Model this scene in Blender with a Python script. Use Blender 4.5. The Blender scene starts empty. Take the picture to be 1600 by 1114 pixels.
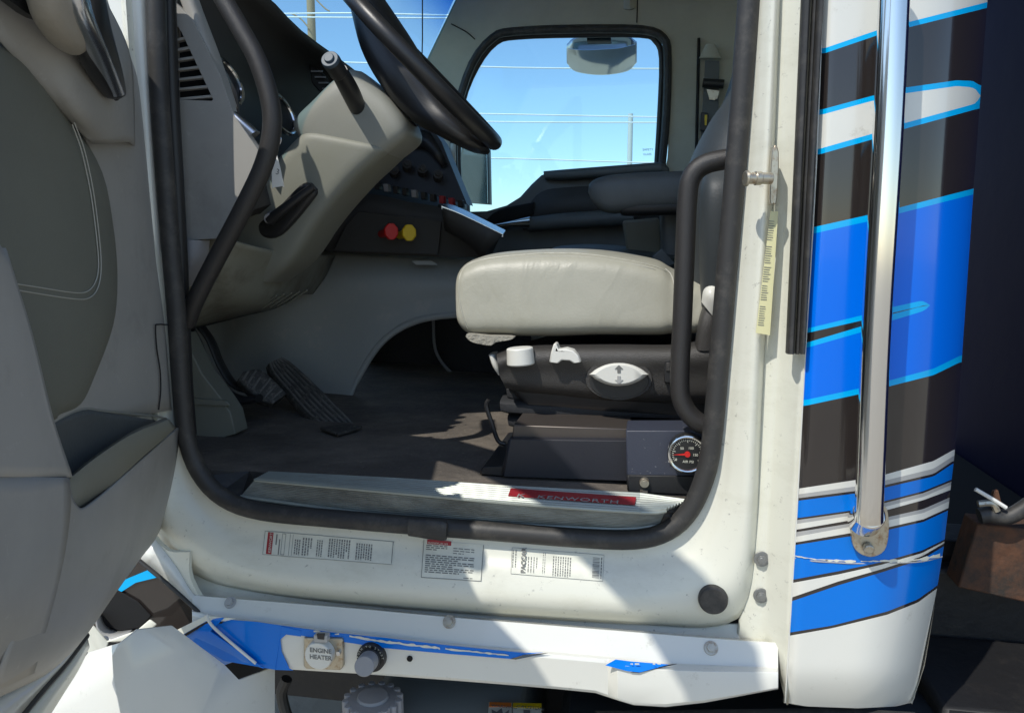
import bpy, bmesh, math, random
from mathutils import Vector, Matrix
from mathutils.geometry import tessellate_polygon
random.seed(7)
S = bpy.context.scene
COL = S.collection
# ------------------------------------------------------------------ camera
YAW, PITCH, FPX = math.radians(10), math.radians(8), 1200.0
CAM = Vector((0, -1.3, 1.65))
Fv = Vector((-math.sin(YAW)*math.cos(PITCH), math.cos(YAW)*math.cos(PITCH), -math.sin(PITCH)))
Rv = Vector((math.cos(YAW), math.sin(YAW), 0))
Uv = Rv.cross(Fv)
cd = bpy.data.cameras.new('camera'); cam = bpy.data.objects.new('camera', cd); COL.objects.link(cam)
cd.sensor_width = 36; cd.lens = FPX/1600*36; cd.clip_end = 500; cd.clip_start = .02
cam.location = CAM; cam.rotation_euler = (math.pi/2-PITCH, 0, YAW)
S.camera = cam
# ------------------------------------------------------------------ light
SUN = Vector((-.41, -.62, 1.0)).normalized()
w = bpy.data.worlds.new('World'); S.world = w; w.use_nodes = True
nt = w.node_tree; bg = nt.nodes['Background']
sky = nt.nodes.new('ShaderNodeTexSky'); sky.sky_type = 'NISHITA'; sky.sun_disc = False
sky.sun_elevation = math.asin(SUN.z); sky.sun_rotation = math.atan2(SUN.x, SUN.y)
sky.ozone_density = 1.6; sky.air_density = 1.0; sky.dust_density = 0.3
nt.links.new(sky.outputs[0], bg.inputs[0]); bg.inputs[1].default_value = 0.15
sl = bpy.data.lights.new('sun', 'SUN'); sl.energy = 2.85; sl.angle = math.radians(.5); sl.color = (1, .96, .88)
so = bpy.data.objects.new('sun', sl); COL.objects.link(so)
so.rotation_euler = SUN.to_track_quat('Z', 'Y').to_euler(); so.location = (-3, -4, 8)
S.view_settings.view_transform = 'Standard'; S.view_settings.look = 'None'
S.view_settings.exposure = 0.40; S.view_settings.gamma = 1
S.cycles.max_bounces = 8; S.cycles.diffuse_bounces = 5

# ------------------------------------------------------------------ projection helpers
def ray(x, y): return Fv + Rv*((x-800)/FPX) + Uv*((557-y)/FPX)
def P(x, y, Y):
    d = ray(x, y); return CAM + d*((Y-CAM.y)/d.y)
def PX(x, y, X):
    d = ray(x, y); return CAM + d*((X-CAM.x)/d.x)
def PZ(x, y, Z):
    d = ray(x, y); return CAM + d*((Z-CAM.z)/d.z)
def px_of(p):
    v = p-CAM; k = v.dot(Fv); return 800+v.dot(Rv)/k*FPX, 557-v.dot(Uv)/k*FPX
TH = math.radians(74); HG = Vector((-.90, -.03, 0))
Dd = Vector((math.cos(TH), -math.sin(TH), 0)); Dn = Vector((math.sin(TH), math.cos(TH), 0))
def DP(x, y, off=0):
    d = ray(x, y); t = (off - Dn.dot(CAM-HG))/Dn.dot(d); return CAM + d*t
def DS(s, z, off=0): return HG + Dd*s + Dn*off + Vector((0, 0, z))
def cr(pts, m, closed=False):
    n = len(pts); out = []
    rng = range(n) if closed else range(n-1)
    for i in rng:
        if closed: a, b, c, d = pts[(i-1)%n], pts[i], pts[(i+1)%n], pts[(i+2)%n]
        else:
            b, c = pts[i], pts[i+1]
            a = pts[i-1] if i else tuple(2*p-q for p, q in zip(b, c))
            d = pts[i+2] if i+2 < n else tuple(2*q-p for p, q in zip(b, c))
        for k in range(m):
            t = k/m; t2, t3 = t*t, t*t*t
            out.append(tuple(.5*(2*B+(C-A)*t+(2*A-5*B+4*C-D_)*t2+(3*B-A-3*C+D_)*t3) for A, B, C, D_ in zip(a, b, c, d)))
    if not closed: out.append(tuple(pts[-1]))
    return out
# ------------------------------------------------------------------ materials
def mat(name, col, rough=.5, metal=0., bump=None, var=None, coat=0., spec=.5, col2=None, emit=None):
    m = bpy.data.materials.new(name); m.use_nodes = True; t = m.node_tree; b = t.nodes['Principled BSDF']
    b.inputs['Base Color'].default_value = (*col, 1); b.inputs['Roughness'].default_value = rough
    b.inputs['Metallic'].default_value = metal; b.inputs['Coat Weight'].default_value = coat
    b.inputs['Specular IOR Level'].default_value = spec
    b.inputs['Coat Roughness'].default_value = .05
    tc = t.nodes.new('ShaderNodeTexCoord')
    if var or col2:
        sc, lo, hi, dist = (var or (4, .4, .6, 0))
        n = t.nodes.new('ShaderNodeTexNoise'); n.inputs['Scale'].default_value = sc; n.inputs['Detail'].default_value = 8
        n.inputs['Roughness'].default_value = .65; n.inputs['Distortion'].default_value = dist
        r = t.nodes.new('ShaderNodeMapRange'); r.inputs[1].default_value = lo; r.inputs[2].default_value = hi
        mx = t.nodes.new('ShaderNodeMix'); mx.data_type = 'RGBA'
        mx.inputs[6].default_value = (*col, 1); mx.inputs[7].default_value = (*(col2 or [c*.8 for c in col]), 1)
        t.links.new(tc.outputs['Object'], n.inputs['Vector']); t.links.new(n.outputs[0], r.inputs[0])
        t.links.new(r.outputs[0], mx.inputs[0]); t.links.new(mx.outputs[2], b.inputs['Base Color'])
    if bump:
        sc, st = bump[:2]
        n2 = t.nodes.new('ShaderNodeTexNoise'); n2.inputs['Scale'].default_value = sc; n2.inputs['Detail'].default_value = 4
        bp = t.nodes.new('ShaderNodeBump'); bp.inputs['Strength'].default_value = st; bp.inputs['Distance'].default_value = bump[2] if len(bump) > 2 else .002
        t.links.new(tc.outputs['Object'], n2.inputs['Vector']); t.links.new(n2.outputs[0], bp.inputs['Height'])
        t.links.new(bp.outputs[0], b.inputs['Normal'])
    if emit: b.inputs['Emission Color'].default_value = (*emit, 1); b.inputs['Emission Strength'].default_value = 1
    return m
def dirty(m, col, sc, lo, hi, bdist=None, stretch=(1, 1, 1)):
    """a second layer of dirt / scuffs over the base colour of m"""
    t = m.node_tree; b = t.nodes['Principled BSDF']; inp = b.inputs['Base Color']
    tc = t.nodes.new('ShaderNodeTexCoord'); mp = t.nodes.new('ShaderNodeMapping'); mp.inputs['Scale'].default_value = stretch
    n = t.nodes.new('ShaderNodeTexNoise'); n.inputs['Scale'].default_value = sc; n.inputs['Detail'].default_value = 12; n.inputs['Roughness'].default_value = .75
    r = t.nodes.new('ShaderNodeMapRange'); r.inputs[1].default_value = lo; r.inputs[2].default_value = hi
    mx = t.nodes.new('ShaderNodeMix'); mx.data_type = 'RGBA'
    if inp.is_linked:
        t.links.new(inp.links[0].from_socket, mx.inputs[6])
    else: mx.inputs[6].default_value = inp.default_value
    mx.inputs[7].default_value = (*col, 1)
    t.links.new(tc.outputs['Object'], mp.inputs[0]); t.links.new(mp.outputs[0], n.inputs['Vector']); t.links.new(n.outputs[0], r.inputs[0])
    t.links.new(r.outputs[0], mx.inputs[0]); t.links.new(mx.outputs[2], inp)
    return m
def glass(name, tint, refl=.06):
    m = bpy.data.materials.new(name); m.use_nodes = True; t = m.node_tree; t.nodes.clear()
    o = t.nodes.new('ShaderNodeOutputMaterial'); tr = t.nodes.new('ShaderNodeBsdfTransparent'); tr.inputs[0].default_value = (*tint, 1)
    g = t.nodes.new('ShaderNodeBsdfGlossy'); g.inputs['Roughness'].default_value = .02; mx = t.nodes.new('ShaderNodeMixShader'); mx.inputs[0].default_value = refl
    t.links.new(tr.outputs[0], mx.inputs[1]); t.links.new(g.outputs[0], mx.inputs[2]); t.links.new(mx.outputs[0], o.inputs[0])
    return m
M = {}
M['white'] = dirty(mat('white_paint', (.69, .685, .625), .22, var=(3, .45, .75, 0), col2=(.72, .71, .65), coat=.5, bump=(9, .05, .004)), (.40, .38, .31), 26, .60, .80)
M['jamb'] = dirty(dirty(mat('jamb_paint', (.69, .685, .59), .34, coat=.2, bump=(7, .12, .006)), (.56, .55, .45), 5, .5, .8, stretch=(1, 1, 2.5)), (.25, .24, .21), 70, .60, .70)
M['cream'] = mat('cream_paint', (.78, .77, .66), .35, var=(5, .4, .7, 0), col2=(.70, .68, .56))
M['beige'] = mat('headliner', (.52, .50, .41), .85, bump=(300, .25), var=(3, .4, .7, 0))
M['olive'] = mat('grey_vinyl', (.22, .22, .185), .55, bump=(420, .3, .0006), var=(6, .4, .7, 0), col2=(.21, .21, .165))
M['olive_dark'] = mat('dark_vinyl', (.17, .172, .14), .6, bump=(260, .35, .0012), var=(4, .4, .7, 0), col2=(.15, .152, .125))
M['olive_light'] = mat('light_vinyl', (.27, .27, .235), .5, bump=(420, .3, .0006), var=(6, .4, .7, 0), col2=(.25, .25, .215))
M['warm'] = mat('warm_grey_plastic', (.36, .35, .325), .5, bump=(500, .25, .0005), var=(3, .4, .7, 0))
M['warm'] = dirty(M['warm'], (.44, .43, .40), 34, .60, .74); M['warm'] = dirty(M['warm'], (.24, .23, .21), 5, .55, .8)
M['knee'] = dirty(mat('knee_vinyl', (.25, .25, .20), .6, bump=(300, .3, .0008)), (.12, .10, .075), 6, .45, .7)
M['tunnel'] = dirty(mat('tunnel_vinyl', (.38, .385, .36), .7, bump=(260, .4, .001)), (.48, .45, .40), 14, .54, .72)
M['black'] = mat('black_plastic', (.018, .018, .019), .45, bump=(500, .3, .0006))
M['dash'] = mat('dark_dash', (.042, .040, .038), .6, bump=(400, .4, .0008))
M['rubber'] = dirty(mat('rubber', (.030, .029, .028), .55, bump=(60, .2, .001)), (.11, .10, .085), 18, .50, .85)
M['tube'] = mat('textured_black_tube', (.028, .026, .025), .42, bump=(700, .7, .0012))
M['wheel'] = mat('wheel_leather', (.017, .017, .018), .38, bump=(350, .3, .0006))
M['leather'] = mat('seat_leather', (.37, .36, .295), .45, bump=(220, .4, .0010), var=(7, .42, .7, .6), col2=(.34, .33, .265))
def wrinkles(m, sc, stretch, dist, st):
    t = m.node_tree; b = t.nodes['Principled BSDF']; tc = t.nodes.new('ShaderNodeTexCoord'); mp = t.nodes.new('ShaderNodeMapping'); mp.inputs['Scale'].default_value = stretch
    n = t.nodes.new('ShaderNodeTexNoise'); n.inputs['Scale'].default_value = sc; n.inputs['Detail'].default_value = 3; n.inputs['Distortion'].default_value = 1.2
    rr = t.nodes.new('ShaderNodeMath'); rr.operation = 'PINGPONG'; rr.inputs[1].default_value = .12
    bp = t.nodes.new('ShaderNodeBump'); bp.inputs['Strength'].default_value = st; bp.inputs['Distance'].default_value = dist
    t.links.new(tc.outputs['Object'], mp.inputs[0]); t.links.new(mp.outputs[0], n.inputs['Vector']); t.links.new(n.outputs[0], rr.inputs[0]); t.links.new(rr.outputs[0], bp.inputs['Height'])
    l = b.inputs['Normal'].links
    if l: t.links.new(l[0].from_socket, bp.inputs['Normal'])
    t.links.new(bp.outputs[0], b.inputs['Normal'])
wrinkles(M['leather'], 4.2, (1.5, 1, .8), .022, .30)
M['dleather'] = mat('dark_leather', (.105, .115, .115), .5, bump=(260, .5, .0010), var=(7, .4, .7, 0))
M['trimblack'] = mat('seat_trim', (.048, .045, .042), .42, bump=(600, .9, .0016))
M['knob'] = mat('white_knob', (.70, .69, .63), .4)
M['chrome'] = mat('chrome', (.76, .75, .73), .13, 1.0)
M['bluechrome'] = mat('satin_metal', (.60, .62, .66), .25, 1.0)
M['pedalrib'] = dirty(mat('worn_rib', (.16, .15, .135), .6), (.06, .055, .05), 30, .45, .6)
M['alu'] = dirty(mat('aluminium', (.33, .355, .32), .42, .35), (.20, .18, .14), 9, .5, .85, stretch=(1, 3, 3))
M['alu2'] = dirty(mat('dull_aluminium', (.25, .27, .255), .5, .2), (.06, .055, .045), 7, .42, .75, stretch=(1, 3, 3))
M['steel'] = mat('dull_steel', (.26, .26, .25), .4, .7)
M['oldmetal'] = dirty(mat('worn_metal', (.50, .46, .37), .35, .8), (.26, .14, .06), 60, .5, .7)
M['floor'] = dirty(dirty(mat('floor_mat', (.085, .073, .062), .8, bump=(45, .7, .006)), (.26, .22, .175), 3.4, .42, .85, stretch=(1, 1.3, 1)), (.40, .35, .29), 90, .60, .70)
M['pedal'] = dirty(mat('pedal_rubber', (.045, .042, .038), .7, bump=(160, .6, .002)), (.22, .20, .17), 60, .50, .72)
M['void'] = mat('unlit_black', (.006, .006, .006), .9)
M['chassis'] = dirty(mat('chassis', (.010, .010, .011), .6, bump=(40, .5, .004)), (.03, .026, .022), 12, .5, .8)
M['navy'] = dirty(mat('navy_paint', (.007, .010, .052), .6, spec=.04, bump=(6, .25, .01)), (.006, .008, .05), 2.2, .5, .75)
M['black_paint'] = mat('black_stripe', (.026, .021, .019), .10, coat=.6)
M['blue'] = mat('blue_stripe', (.0, .155, .78), .14, coat=.15, spec=.3)
M['blue2'] = mat('mid_blue_stripe', (.0, .17, .66), .16, coat=.15, spec=.3)
M['cyan'] = mat('cyan_stripe', (.0, .43, .86), .16, coat=.15, spec=.3)
M['greystripe'] = mat('grey_stripe', (.38, .38, .37), .2, coat=.5)
M['red'] = mat('red_plastic', (.62, .015, .012), .35)
M['yellow'] = mat('yellow_plastic', (.78, .52, .01), .4)
M['redprint'] = mat('red_print', (.33, .02, .028), .45, bump=(80, .3))
M['print'] = mat('dark_print', (.16, .16, .15), .6)
M['sticker'] = mat('sticker_film', (.70, .70, .60), .35, var=(30, .4, .8, 0))
M['ysticker'] = mat('yellow_sticker', (.72, .68, .38), .45)
M['orange'] = mat('orange_print', (.75, .2, .03), .5)
M['grey'] = mat('grey_plastic', (.27, .27, .28), .5, bump=(300, .2, .0005))
M['navyplate'] = mat('gauge_box_paint', (.042, .048, .070), .42, bump=(300, .5, .0006), var=(160, .66, .70, 0), col2=(.3, .3, .3))
M['gaugebg'] = mat('gauge_face', (.015, .015, .016), .4)
M['concrete'] = mat('ground_concrete', (.42, .38, .30), .9, bump=(20, .5, .01), var=(.8, .3, .7, 0), col2=(.34, .30, .24))
M['wood'] = mat('pole_wood', (.42, .30, .18), .9, bump=(20, .5, .01))
M['pale'] = mat('pole_pale', (.62, .62, .55), .6)
M['wire'] = mat('wire', (.85, .85, .82), .4)
M['thread'] = mat('thread', (.42, .41, .36), .7)
M['crack'] = mat('crack', (.012, .011, .010), .8)
M['carpet'] = mat('dark_carpet', (.045, .045, .048), .95, bump=(200, .8, .004))
M['winglass'] = glass('window_glass', (.76, .91, .97), .03)
M['tint'] = glass('blue_tint', (.22, .52, .85), .03)
_t = M['tint'].node_tree; _tr = [n for n in _t.nodes if n.type == 'BSDF_TRANSPARENT'][0]; _tc = _t.nodes.new('ShaderNodeTexCoord'); _sp = _t.nodes.new('ShaderNodeSeparateXYZ'); _mr = _t.nodes.new('ShaderNodeMapRange'); _mx = _t.nodes.new('ShaderNodeMix'); _mx.data_type = 'RGBA'
_mr.interpolation_type = 'SMOOTHSTEP'; _mr.inputs[1].default_value = .02; _mr.inputs[2].default_value = .75
_mx.inputs[6].default_value = (1, 1, 1, 1); _mx.inputs[7].default_value = (.12, .42, .80, 1)
_t.links.new(_tc.outputs['Generated'], _sp.inputs[0]); _t.links.new(_sp.outputs[2], _mr.inputs[0]); _t.links.new(_mr.outputs[0], _mx.inputs[0]); _t.links.new(_mx.outputs[2], _tr.inputs[0])
M['bolster'] = mat('bolster_vinyl', (.33, .30, .25), .5, bump=(90, .5, .002))
M['stalkcap'] = mat('stalk_cap', (.05, .075, .10), .5)
M['dleather2'] = mat('backrest_leather', (.036, .043, .047), .55, bump=(260, .5, .0010))
M['fabric'] = mat('bellows_fabric', (.022, .023, .026), .7, bump=(200, .5, .002))
M['rust'] = dirty(mat('rusty_steel', (.11, .048, .024), .85, bump=(30, .8, .006)), (.03, .025, .02), 8, .42, .6)
M['tag'] = mat('paper_tag', (.78, .77, .72), .7)
# ------------------------------------------------------------------ objects
def rel(o, parent):
    o.parent = parent
    if parent is not None:
        o.matrix_parent_inverse = wm(parent).inverted()
def wm(o):
    m = Matrix.LocRotScale(o.location, o.rotation_euler, o.scale)
    if o.parent: return wm(o.parent) @ o.matrix_parent_inverse @ m
    return m
def mkobj(name, verts, faces, m, parent=None, smooth=True, mats=None, fm=None, bevel=0, solid=0, seg=2, ang=35):
    me = bpy.data.meshes.new(name); me.from_pydata([tuple(v) for v in verts], [], faces)
    if mats:
        for q in mats: me.materials.append(M[q] if isinstance(q, str) else q)
        for i, p in enumerate(me.polygons): p.material_index = fm[i]
    else: me.materials.append(M[m] if isinstance(m, str) else m)
    bm = bmesh.new(); bm.from_mesh(me); bmesh.ops.remove_doubles(bm, verts=bm.verts, dist=1e-5)
    bmesh.ops.dissolve_degenerate(bm, dist=1e-6, edges=bm.edges)
    bmesh.ops.recalc_face_normals(bm, faces=bm.faces)
    bm.to_mesh(me); bm.free()
    if smooth:
        for p in me.polygons: p.use_smooth = True
    o = bpy.data.objects.new(name, me); COL.objects.link(o)
    if solid:
        sd = o.modifiers.new('s', 'SOLIDIFY'); sd.thickness = abs(solid); sd.offset = 1 if solid > 0 else -1
    if bevel:
        b = o.modifiers.new('b', 'BEVEL'); b.width = bevel; b.segments = seg; b.limit_method = 'ANGLE'; b.angle_limit = math.radians(ang)
    if smooth:
        me.set_sharp_from_angle(angle=math.radians(ang))
    rel(o, parent)
    return o
class MB:
    def __init__(s): s.v = []; s.f = []
    def add(s, v, f):
        k = len(s.v); s.v += [Vector(q) for q in v]; s.f += [tuple(i+k for i in g) for g in f]; return s
    def plate(s, outer, d, holes=()):
        loops = [[Vector(p) for p in outer]] + [[Vector(p) for p in h] for h in holes]
        fl = [p for l in loops for p in l]; n = len(fl); d = Vector(d)
        tris = tessellate_polygon(loops)
        f = [tuple(t) for t in tris] + [tuple(i+n for i in reversed(t)) for t in tris]
        k = 0
        for l in loops:
            for i in range(len(l)):
                a, b = k+i, k+(i+1) % len(l); f.append((a, b, b+n, a+n))
            k += len(l)
        return s.add(fl+[p+d for p in fl], f)
    def surf(s, rows, m=5, mr=None, thick=None):
        mr = mr or m
        R = [cr([tuple(p) for p in r], m) for r in rows] if m > 1 else [[tuple(p) for p in r] for r in rows]
        if mr > 1:
            C = [cr([R[i][j] for i in range(len(R))], mr) for j in range(len(R[0]))]
            R = [[C[j][i] for j in range(len(C))] for i in range(len(C[0]))]
        h, wd = len(R), len(R[0]); v = [p for r in R for p in r]
        f = [(i*wd+j, i*wd+j+1, (i+1)*wd+j+1, (i+1)*wd+j) for i in range(h-1) for j in range(wd-1)]
        if thick:
            n = len(v); T = Vector(thick); v = v+[tuple(Vector(p)+T) for p in v]
            f += [tuple(i+n for i in reversed(q)) for q in f]
            for i in range(h-1):
                f.append((i*wd, (i+1)*wd, (i+1)*wd+n, i*wd+n)); a = i*wd+wd-1; f.append((a, a+n, a+wd+n, a+wd))
            for j in range(wd-1):
                f.append((j, j+n, j+1+n, j+1)); a = (h-1)*wd+j; f.append((a, a+1, a+1+n, a+n))
        return s.add(v, f)
    def tube(s, pts, r, m=6, n=14, cap=True, flat=1.0, up=None):
        pts = cr([tuple(p) for p in pts], m) if m > 1 else pts
        pts = [Vector(p) for p in pts]; rs = r if callable(r) else (lambda t: r)
        t0 = (pts[1]-pts[0]).normalized(); nrm = (up or (Vector((0, 1, 0)) if abs(t0.y) < .8 else Vector((0, 0, 1))))
        v = []; N = len(pts)
        for i, p in enumerate(pts):
            t = (pts[min(i+1, N-1)]-pts[max(i-1, 0)]).normalized()
            nrm = (nrm-t*nrm.dot(t)).normalized(); b = t.cross(nrm); q = rs(i/(N-1))
            for k in range(n):
                a = 2*math.pi*k/n; v.append(p+nrm*math.cos(a)*q+b*math.sin(a)*q*flat)
        f = [(i*n+k, i*n+(k+1) % n, (i+1)*n+(k+1) % n, (i+1)*n+k) for i in range(N-1) for k in range(n)]
        if cap: f += [tuple(range(n))[::-1], tuple((N-1)*n+k for k in range(n))]
        return s.add(v, f)
    def loft(s, secs, m=5, n=28, cap=True):
        """secs: (A, B, halfwidth vector, exponent): super-ellipse rings from A to B"""
        S_ = [tuple(Vector(a[0])[:])+tuple(Vector(a[1])[:])+tuple(Vector(a[2])[:])+(a[3],) for a in secs]
        if m > 1: S_ = cr(S_, m)
        v = []
        for q in S_:
            A, B, W, e = Vector(q[0:3]), Vector(q[3:6]), Vector(q[6:9]), q[9]
            c, ax = (A+B)/2, (A-B)/2
            for k in range(n):
                a = 2*math.pi*k/n; ca, sa = math.cos(a), math.sin(a)
                v.append(c+ax*(math.copysign(abs(ca)**(2/e), ca))+W*(math.copysign(abs(sa)**(2/e), sa)))
        N = len(S_)
        f = [(i*n+k, i*n+(k+1) % n, (i+1)*n+(k+1) % n, (i+1)*n+k) for i in range(N-1) for k in range(n)]
        if cap: f += [tuple(range(n))[::-1], tuple((N-1)*n+k for k in range(n))]
        return s.add(v, f)
    def cyl(s, a, b, r0, r1=None, n=32):
        r1 = r0 if r1 is None else r1; a, b = Vector(a), Vector(b); t = (b-a).normalized()
        u = t.cross(Vector((0, 0, 1)) if abs(t.z) < .9 else Vector((1, 0, 0))).normalized(); w_ = t.cross(u)
        v = [p+(u*math.cos(2*math.pi*k/n)+w_*math.sin(2*math.pi*k/n))*r for p, r in ((a, r0), (b, r1)) for k in range(n)]
        return s.add(v, [tuple(range(n))[::-1], tuple(range(n, 2*n))]+[(k, (k+1) % n, n+(k+1) % n, n+k) for k in range(n)])
    def box(s, lo, hi):
        x0, y0, z0 = lo; x1, y1, z1 = hi
        return s.plate([(x0, y0, z0), (x1, y0, z0), (x1, y0, z1), (x0, y0, z1)], (0, y1-y0, 0))
    def build(s, name, m, parent=None, **k): return mkobj(name, s.v, s.f, m, parent, **k)
def lab(o, label): o['label'] = label; return o
def top(o, label, cat=None, kind=None, group=None):
    o['label'] = label
    if cat: o['category'] = cat
    if kind: o['kind'] = kind
    if group: o['group'] = group
    return o
from mathutils.bvhtree import BVHTree
_bvh = {}
def onto(o, x, y, off=.0006):
    if o.name not in _bvh:
        me = o.data; _bvh[o.name] = BVHTree.FromPolygons([tuple(v.co) for v in me.vertices], [tuple(p.vertices) for p in me.polygons])
    d = ray(x, y).normalized(); h = _bvh[o.name].ray_cast(CAM, d)
    onto.n = h[1]; return (h[0] - d*off) if h[0] is not None else None
def PL(pts, Y): return [P(x, y, Y) for x, y in pts]
def plateY(pts, Y, d=.01, holes=(), smooth=0, closed=True):
    o = cr(pts, smooth, True) if smooth else pts
    return MB().plate([P(x, y, Y) for x, y in o], (0, d, 0), [[P(x, y, Y) for x, y in h] for h in holes])
def text(s, origin, xd, up, size, m, name, parent, align='LEFT', ext=.0002, space=1.0, bold=0):
    c = bpy.data.curves.new(name, 'FONT'); c.body = s; c.size = size; c.extrude = ext; c.align_x = align; c.space_character = space; c.offset = bold
    o = bpy.data.objects.new(name, c); COL.objects.link(o)
    xd = Vector(xd).normalized(); up = Vector(up); up = (up-xd*up.dot(xd)).normalized(); z = xd.cross(up)
    mt = Matrix((xd, up, z)).transposed().to_4x4(); mt.translation = Vector(origin)
    dg = bpy.context.evaluated_depsgraph_get(); dg.update()
    me = bpy.data.meshes.new_from_object(o.evaluated_get(dg)); bpy.data.objects.remove(o)
    me.transform(mt); me.materials.clear(); me.materials.append(M[m])
    ob = bpy.data.objects.new(name, me); COL.objects.link(ob); rel(ob, parent); return ob

# ================================================================== SETTING
g = MB().box((-150, -150, -.3), (150, 150, 0)).build('ground', 'concrete', smooth=False); g['kind'] = 'structure'; g['label'] = 'pale concrete yard ground'

truck = bpy.data.objects.new('truck', None); COL.objects.link(truck); truck.location = (-.3, .9, 0)
top(truck, 'white semi truck cab with blue and black stripes and its driver door wide open', 'truck')
T = truck
# ------------------------------------------------------------------ cab shell: walls, roof, floor
MB().box((-1.9, .10, 1.14), (.43, 1.93, 1.20)).build('cab_floor', 'floor', T, smooth=False)
MB().box((-1.25, -.02, 2.86), (.50, 2.05, 2.92)).build('roof', 'beige', T, smooth=False)
MB().box((-.99, -.04, 2.72), (.50, .05, 2.86)).build('roof_rail', 'white', T, smooth=False)
MB().box((.43, .10, .9), (.46, 2.05, 2.86)).build('rear_wall', 'beige', T, smooth=False)
MB().box((-1.95, .12, .7), (-1.90, 2.0, 1.95)).build('firewall', 'tunnel', T, smooth=False)
# roof fairing out of view, added to keep the gap behind the cab in shade
fv = MB().surf([[(.10, .0, 2.93), (.10, .7, 2.93), (.10, 1.4, 2.93), (.10, 2.05, 2.93)],
                [(.22, .0, 3.5), (.2, .7, 3.5), (.2, 1.4, 3.5), (.22, 2.05, 3.5)],
                [(.55, .0, 3.95), (.5, .7, 4.0), (.5, 1.4, 4.0), (.55, 2.05, 3.95)]], 4, thick=(.18, 0, -.01))
fv.build('shade_fairing', 'white', T)
# passenger side wall with the window hole
YW = 1.95
winhole = cr([(712, 325), (706, 250), (712, 180), (735, 105), (768, 58), (800, 47), (900, 43), (1005, 44), (1038, 58), (1046, 90), (1044, 180), (1040, 262), (1000, 330), (850, 345)], 5, True)
wall = plateY([(716, -260), (712, 0), (655, 118), (560, 330), (560, 900), (1175, 900), (1175, -260)], YW, .05, [winhole])
wp = wall.build('passenger_side_wall', 'beige', T, smooth=False)
# window seal (black) and inner trim bead
wline = [(716, 330), (709, 250), (714, 175), (738, 100), (770, 60), (802, 50), (900, 46), (1002, 47), (1036, 60), (1043, 90), (1041, 180), (1034, 262)]
MB().tube([P(x, y, YW-.006) for x, y in cr(wline, 3)], .017, 1, 10).build('window_seal', 'rubber', wp)
wl2 = [(722, 330), (716, 250), (722, 165), (745, 105), (775, 67), (810, 58), (900, 55), (1000, 55), (1024, 64), (1034, 92), (1031, 180), (1026, 262)]
MB().tube([P(x, y, YW+.03) for x, y in cr(wl2, 3)], .012, 1, 10).build('glass_channel', 'black', wp)
gl = plateY([(700, 340), (700, 160), (755, 60), (1040, 50), (1045, 270), (860, 345)], YW+.045, .004).build('window_glass', 'winglass', wp, smooth=False)
# seams in the liner
MB().tube([P(x, y, YW-.003) for x, y in [(705, 38), (728, 50), (742, 62)]], .0025, 3, 6).build('liner_seam', 'crack', wp)
MB().tube([P(x, y, YW-.003) for x, y in [(995, -30), (996, 0), (995, 36)]], .0025, 3, 6).build('liner_seam', 'crack', wp)
MB().surf([[P(974, -8, YW), P(984, -8, YW-.02), P(994, -8, YW)], [P(974, 14, YW), P(984, 15, YW-.02), P(994, 12, YW)]], 3, thick=(0, .01, 0)).build('liner_clip', 'beige', wp)
# ---- passenger door panel (dark)
pd = plateY(cr([(700, 332), (760, 330), (791, 321), (812, 308), (830, 288), (845, 274), (866, 266), (950, 262), (1036, 254), (1046, 262), (1046, 470), (900, 480), (690, 480)], 1, True), YW-.07, .07)
pd = pd.build('passenger_door_panel', 'dleather', T, bevel=.012, seg=3)
MB().loft([(P(850, 268, 1.86), P(853, 282, 1.86), (0, .03, 0), 2.5), (P(900, 264, 1.85), P(903, 281, 1.85), (0, .04, 0), 3), (P(1032, 254, 1.85), P(1034, 272, 1.85), (0, .04, 0), 3)], 4).build('window_ledge', 'dleather', pd)
MB().surf([[P(820, 330, 1.87), P(846, 300, 1.86), P(900, 292, 1.855), P(1040, 285, 1.855)], [P(812, 343, 1.87), P(860, 325, 1.83), P(920, 318, 1.83), P(1040, 312, 1.83)], [P(818, 360, 1.87), P(862, 352, 1.86), P(920, 350, 1.86), P(1040, 350, 1.86)]], 4, thick=(0, .05, 0)).build('door_bolster', 'dash', pd)
MB().loft([(P(826, 340, 1.80), P(826, 362, 1.80), (0, .03, 0), 2.4), (P(880, 333, 1.79), P(882, 358, 1.79), (0, .04, 0), 2.4), (P(990, 326, 1.78), P(990, 352, 1.78), (0, .045, 0), 2.4)], 4).build('door_armrest', 'dleather', pd)
MB().loft([(P(768, 352, 1.80), P(772, 358, 1.80), (0, .01, 0), 2), (P(800, 345, 1.785), P(803, 356, 1.785), (0, .02, 0), 2.4), (P(829, 338, 1.78), P(829, 358, 1.78), (0, .03, 0), 2.4)], 4).build('door_handle', 'chrome', pd)
MB().loft([(P(752, 352, 1.86), P(752, 362, 1.86), (0, .01, 0), 2), (P(780, 328, 1.86), P(780, 360, 1.86), (0, .02, 0), 3), (P(835, 316, 1.86), P(835, 336, 1.86), (0, .02, 0), 3)], 4).build('handle_recess', 'void', pd)
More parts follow.
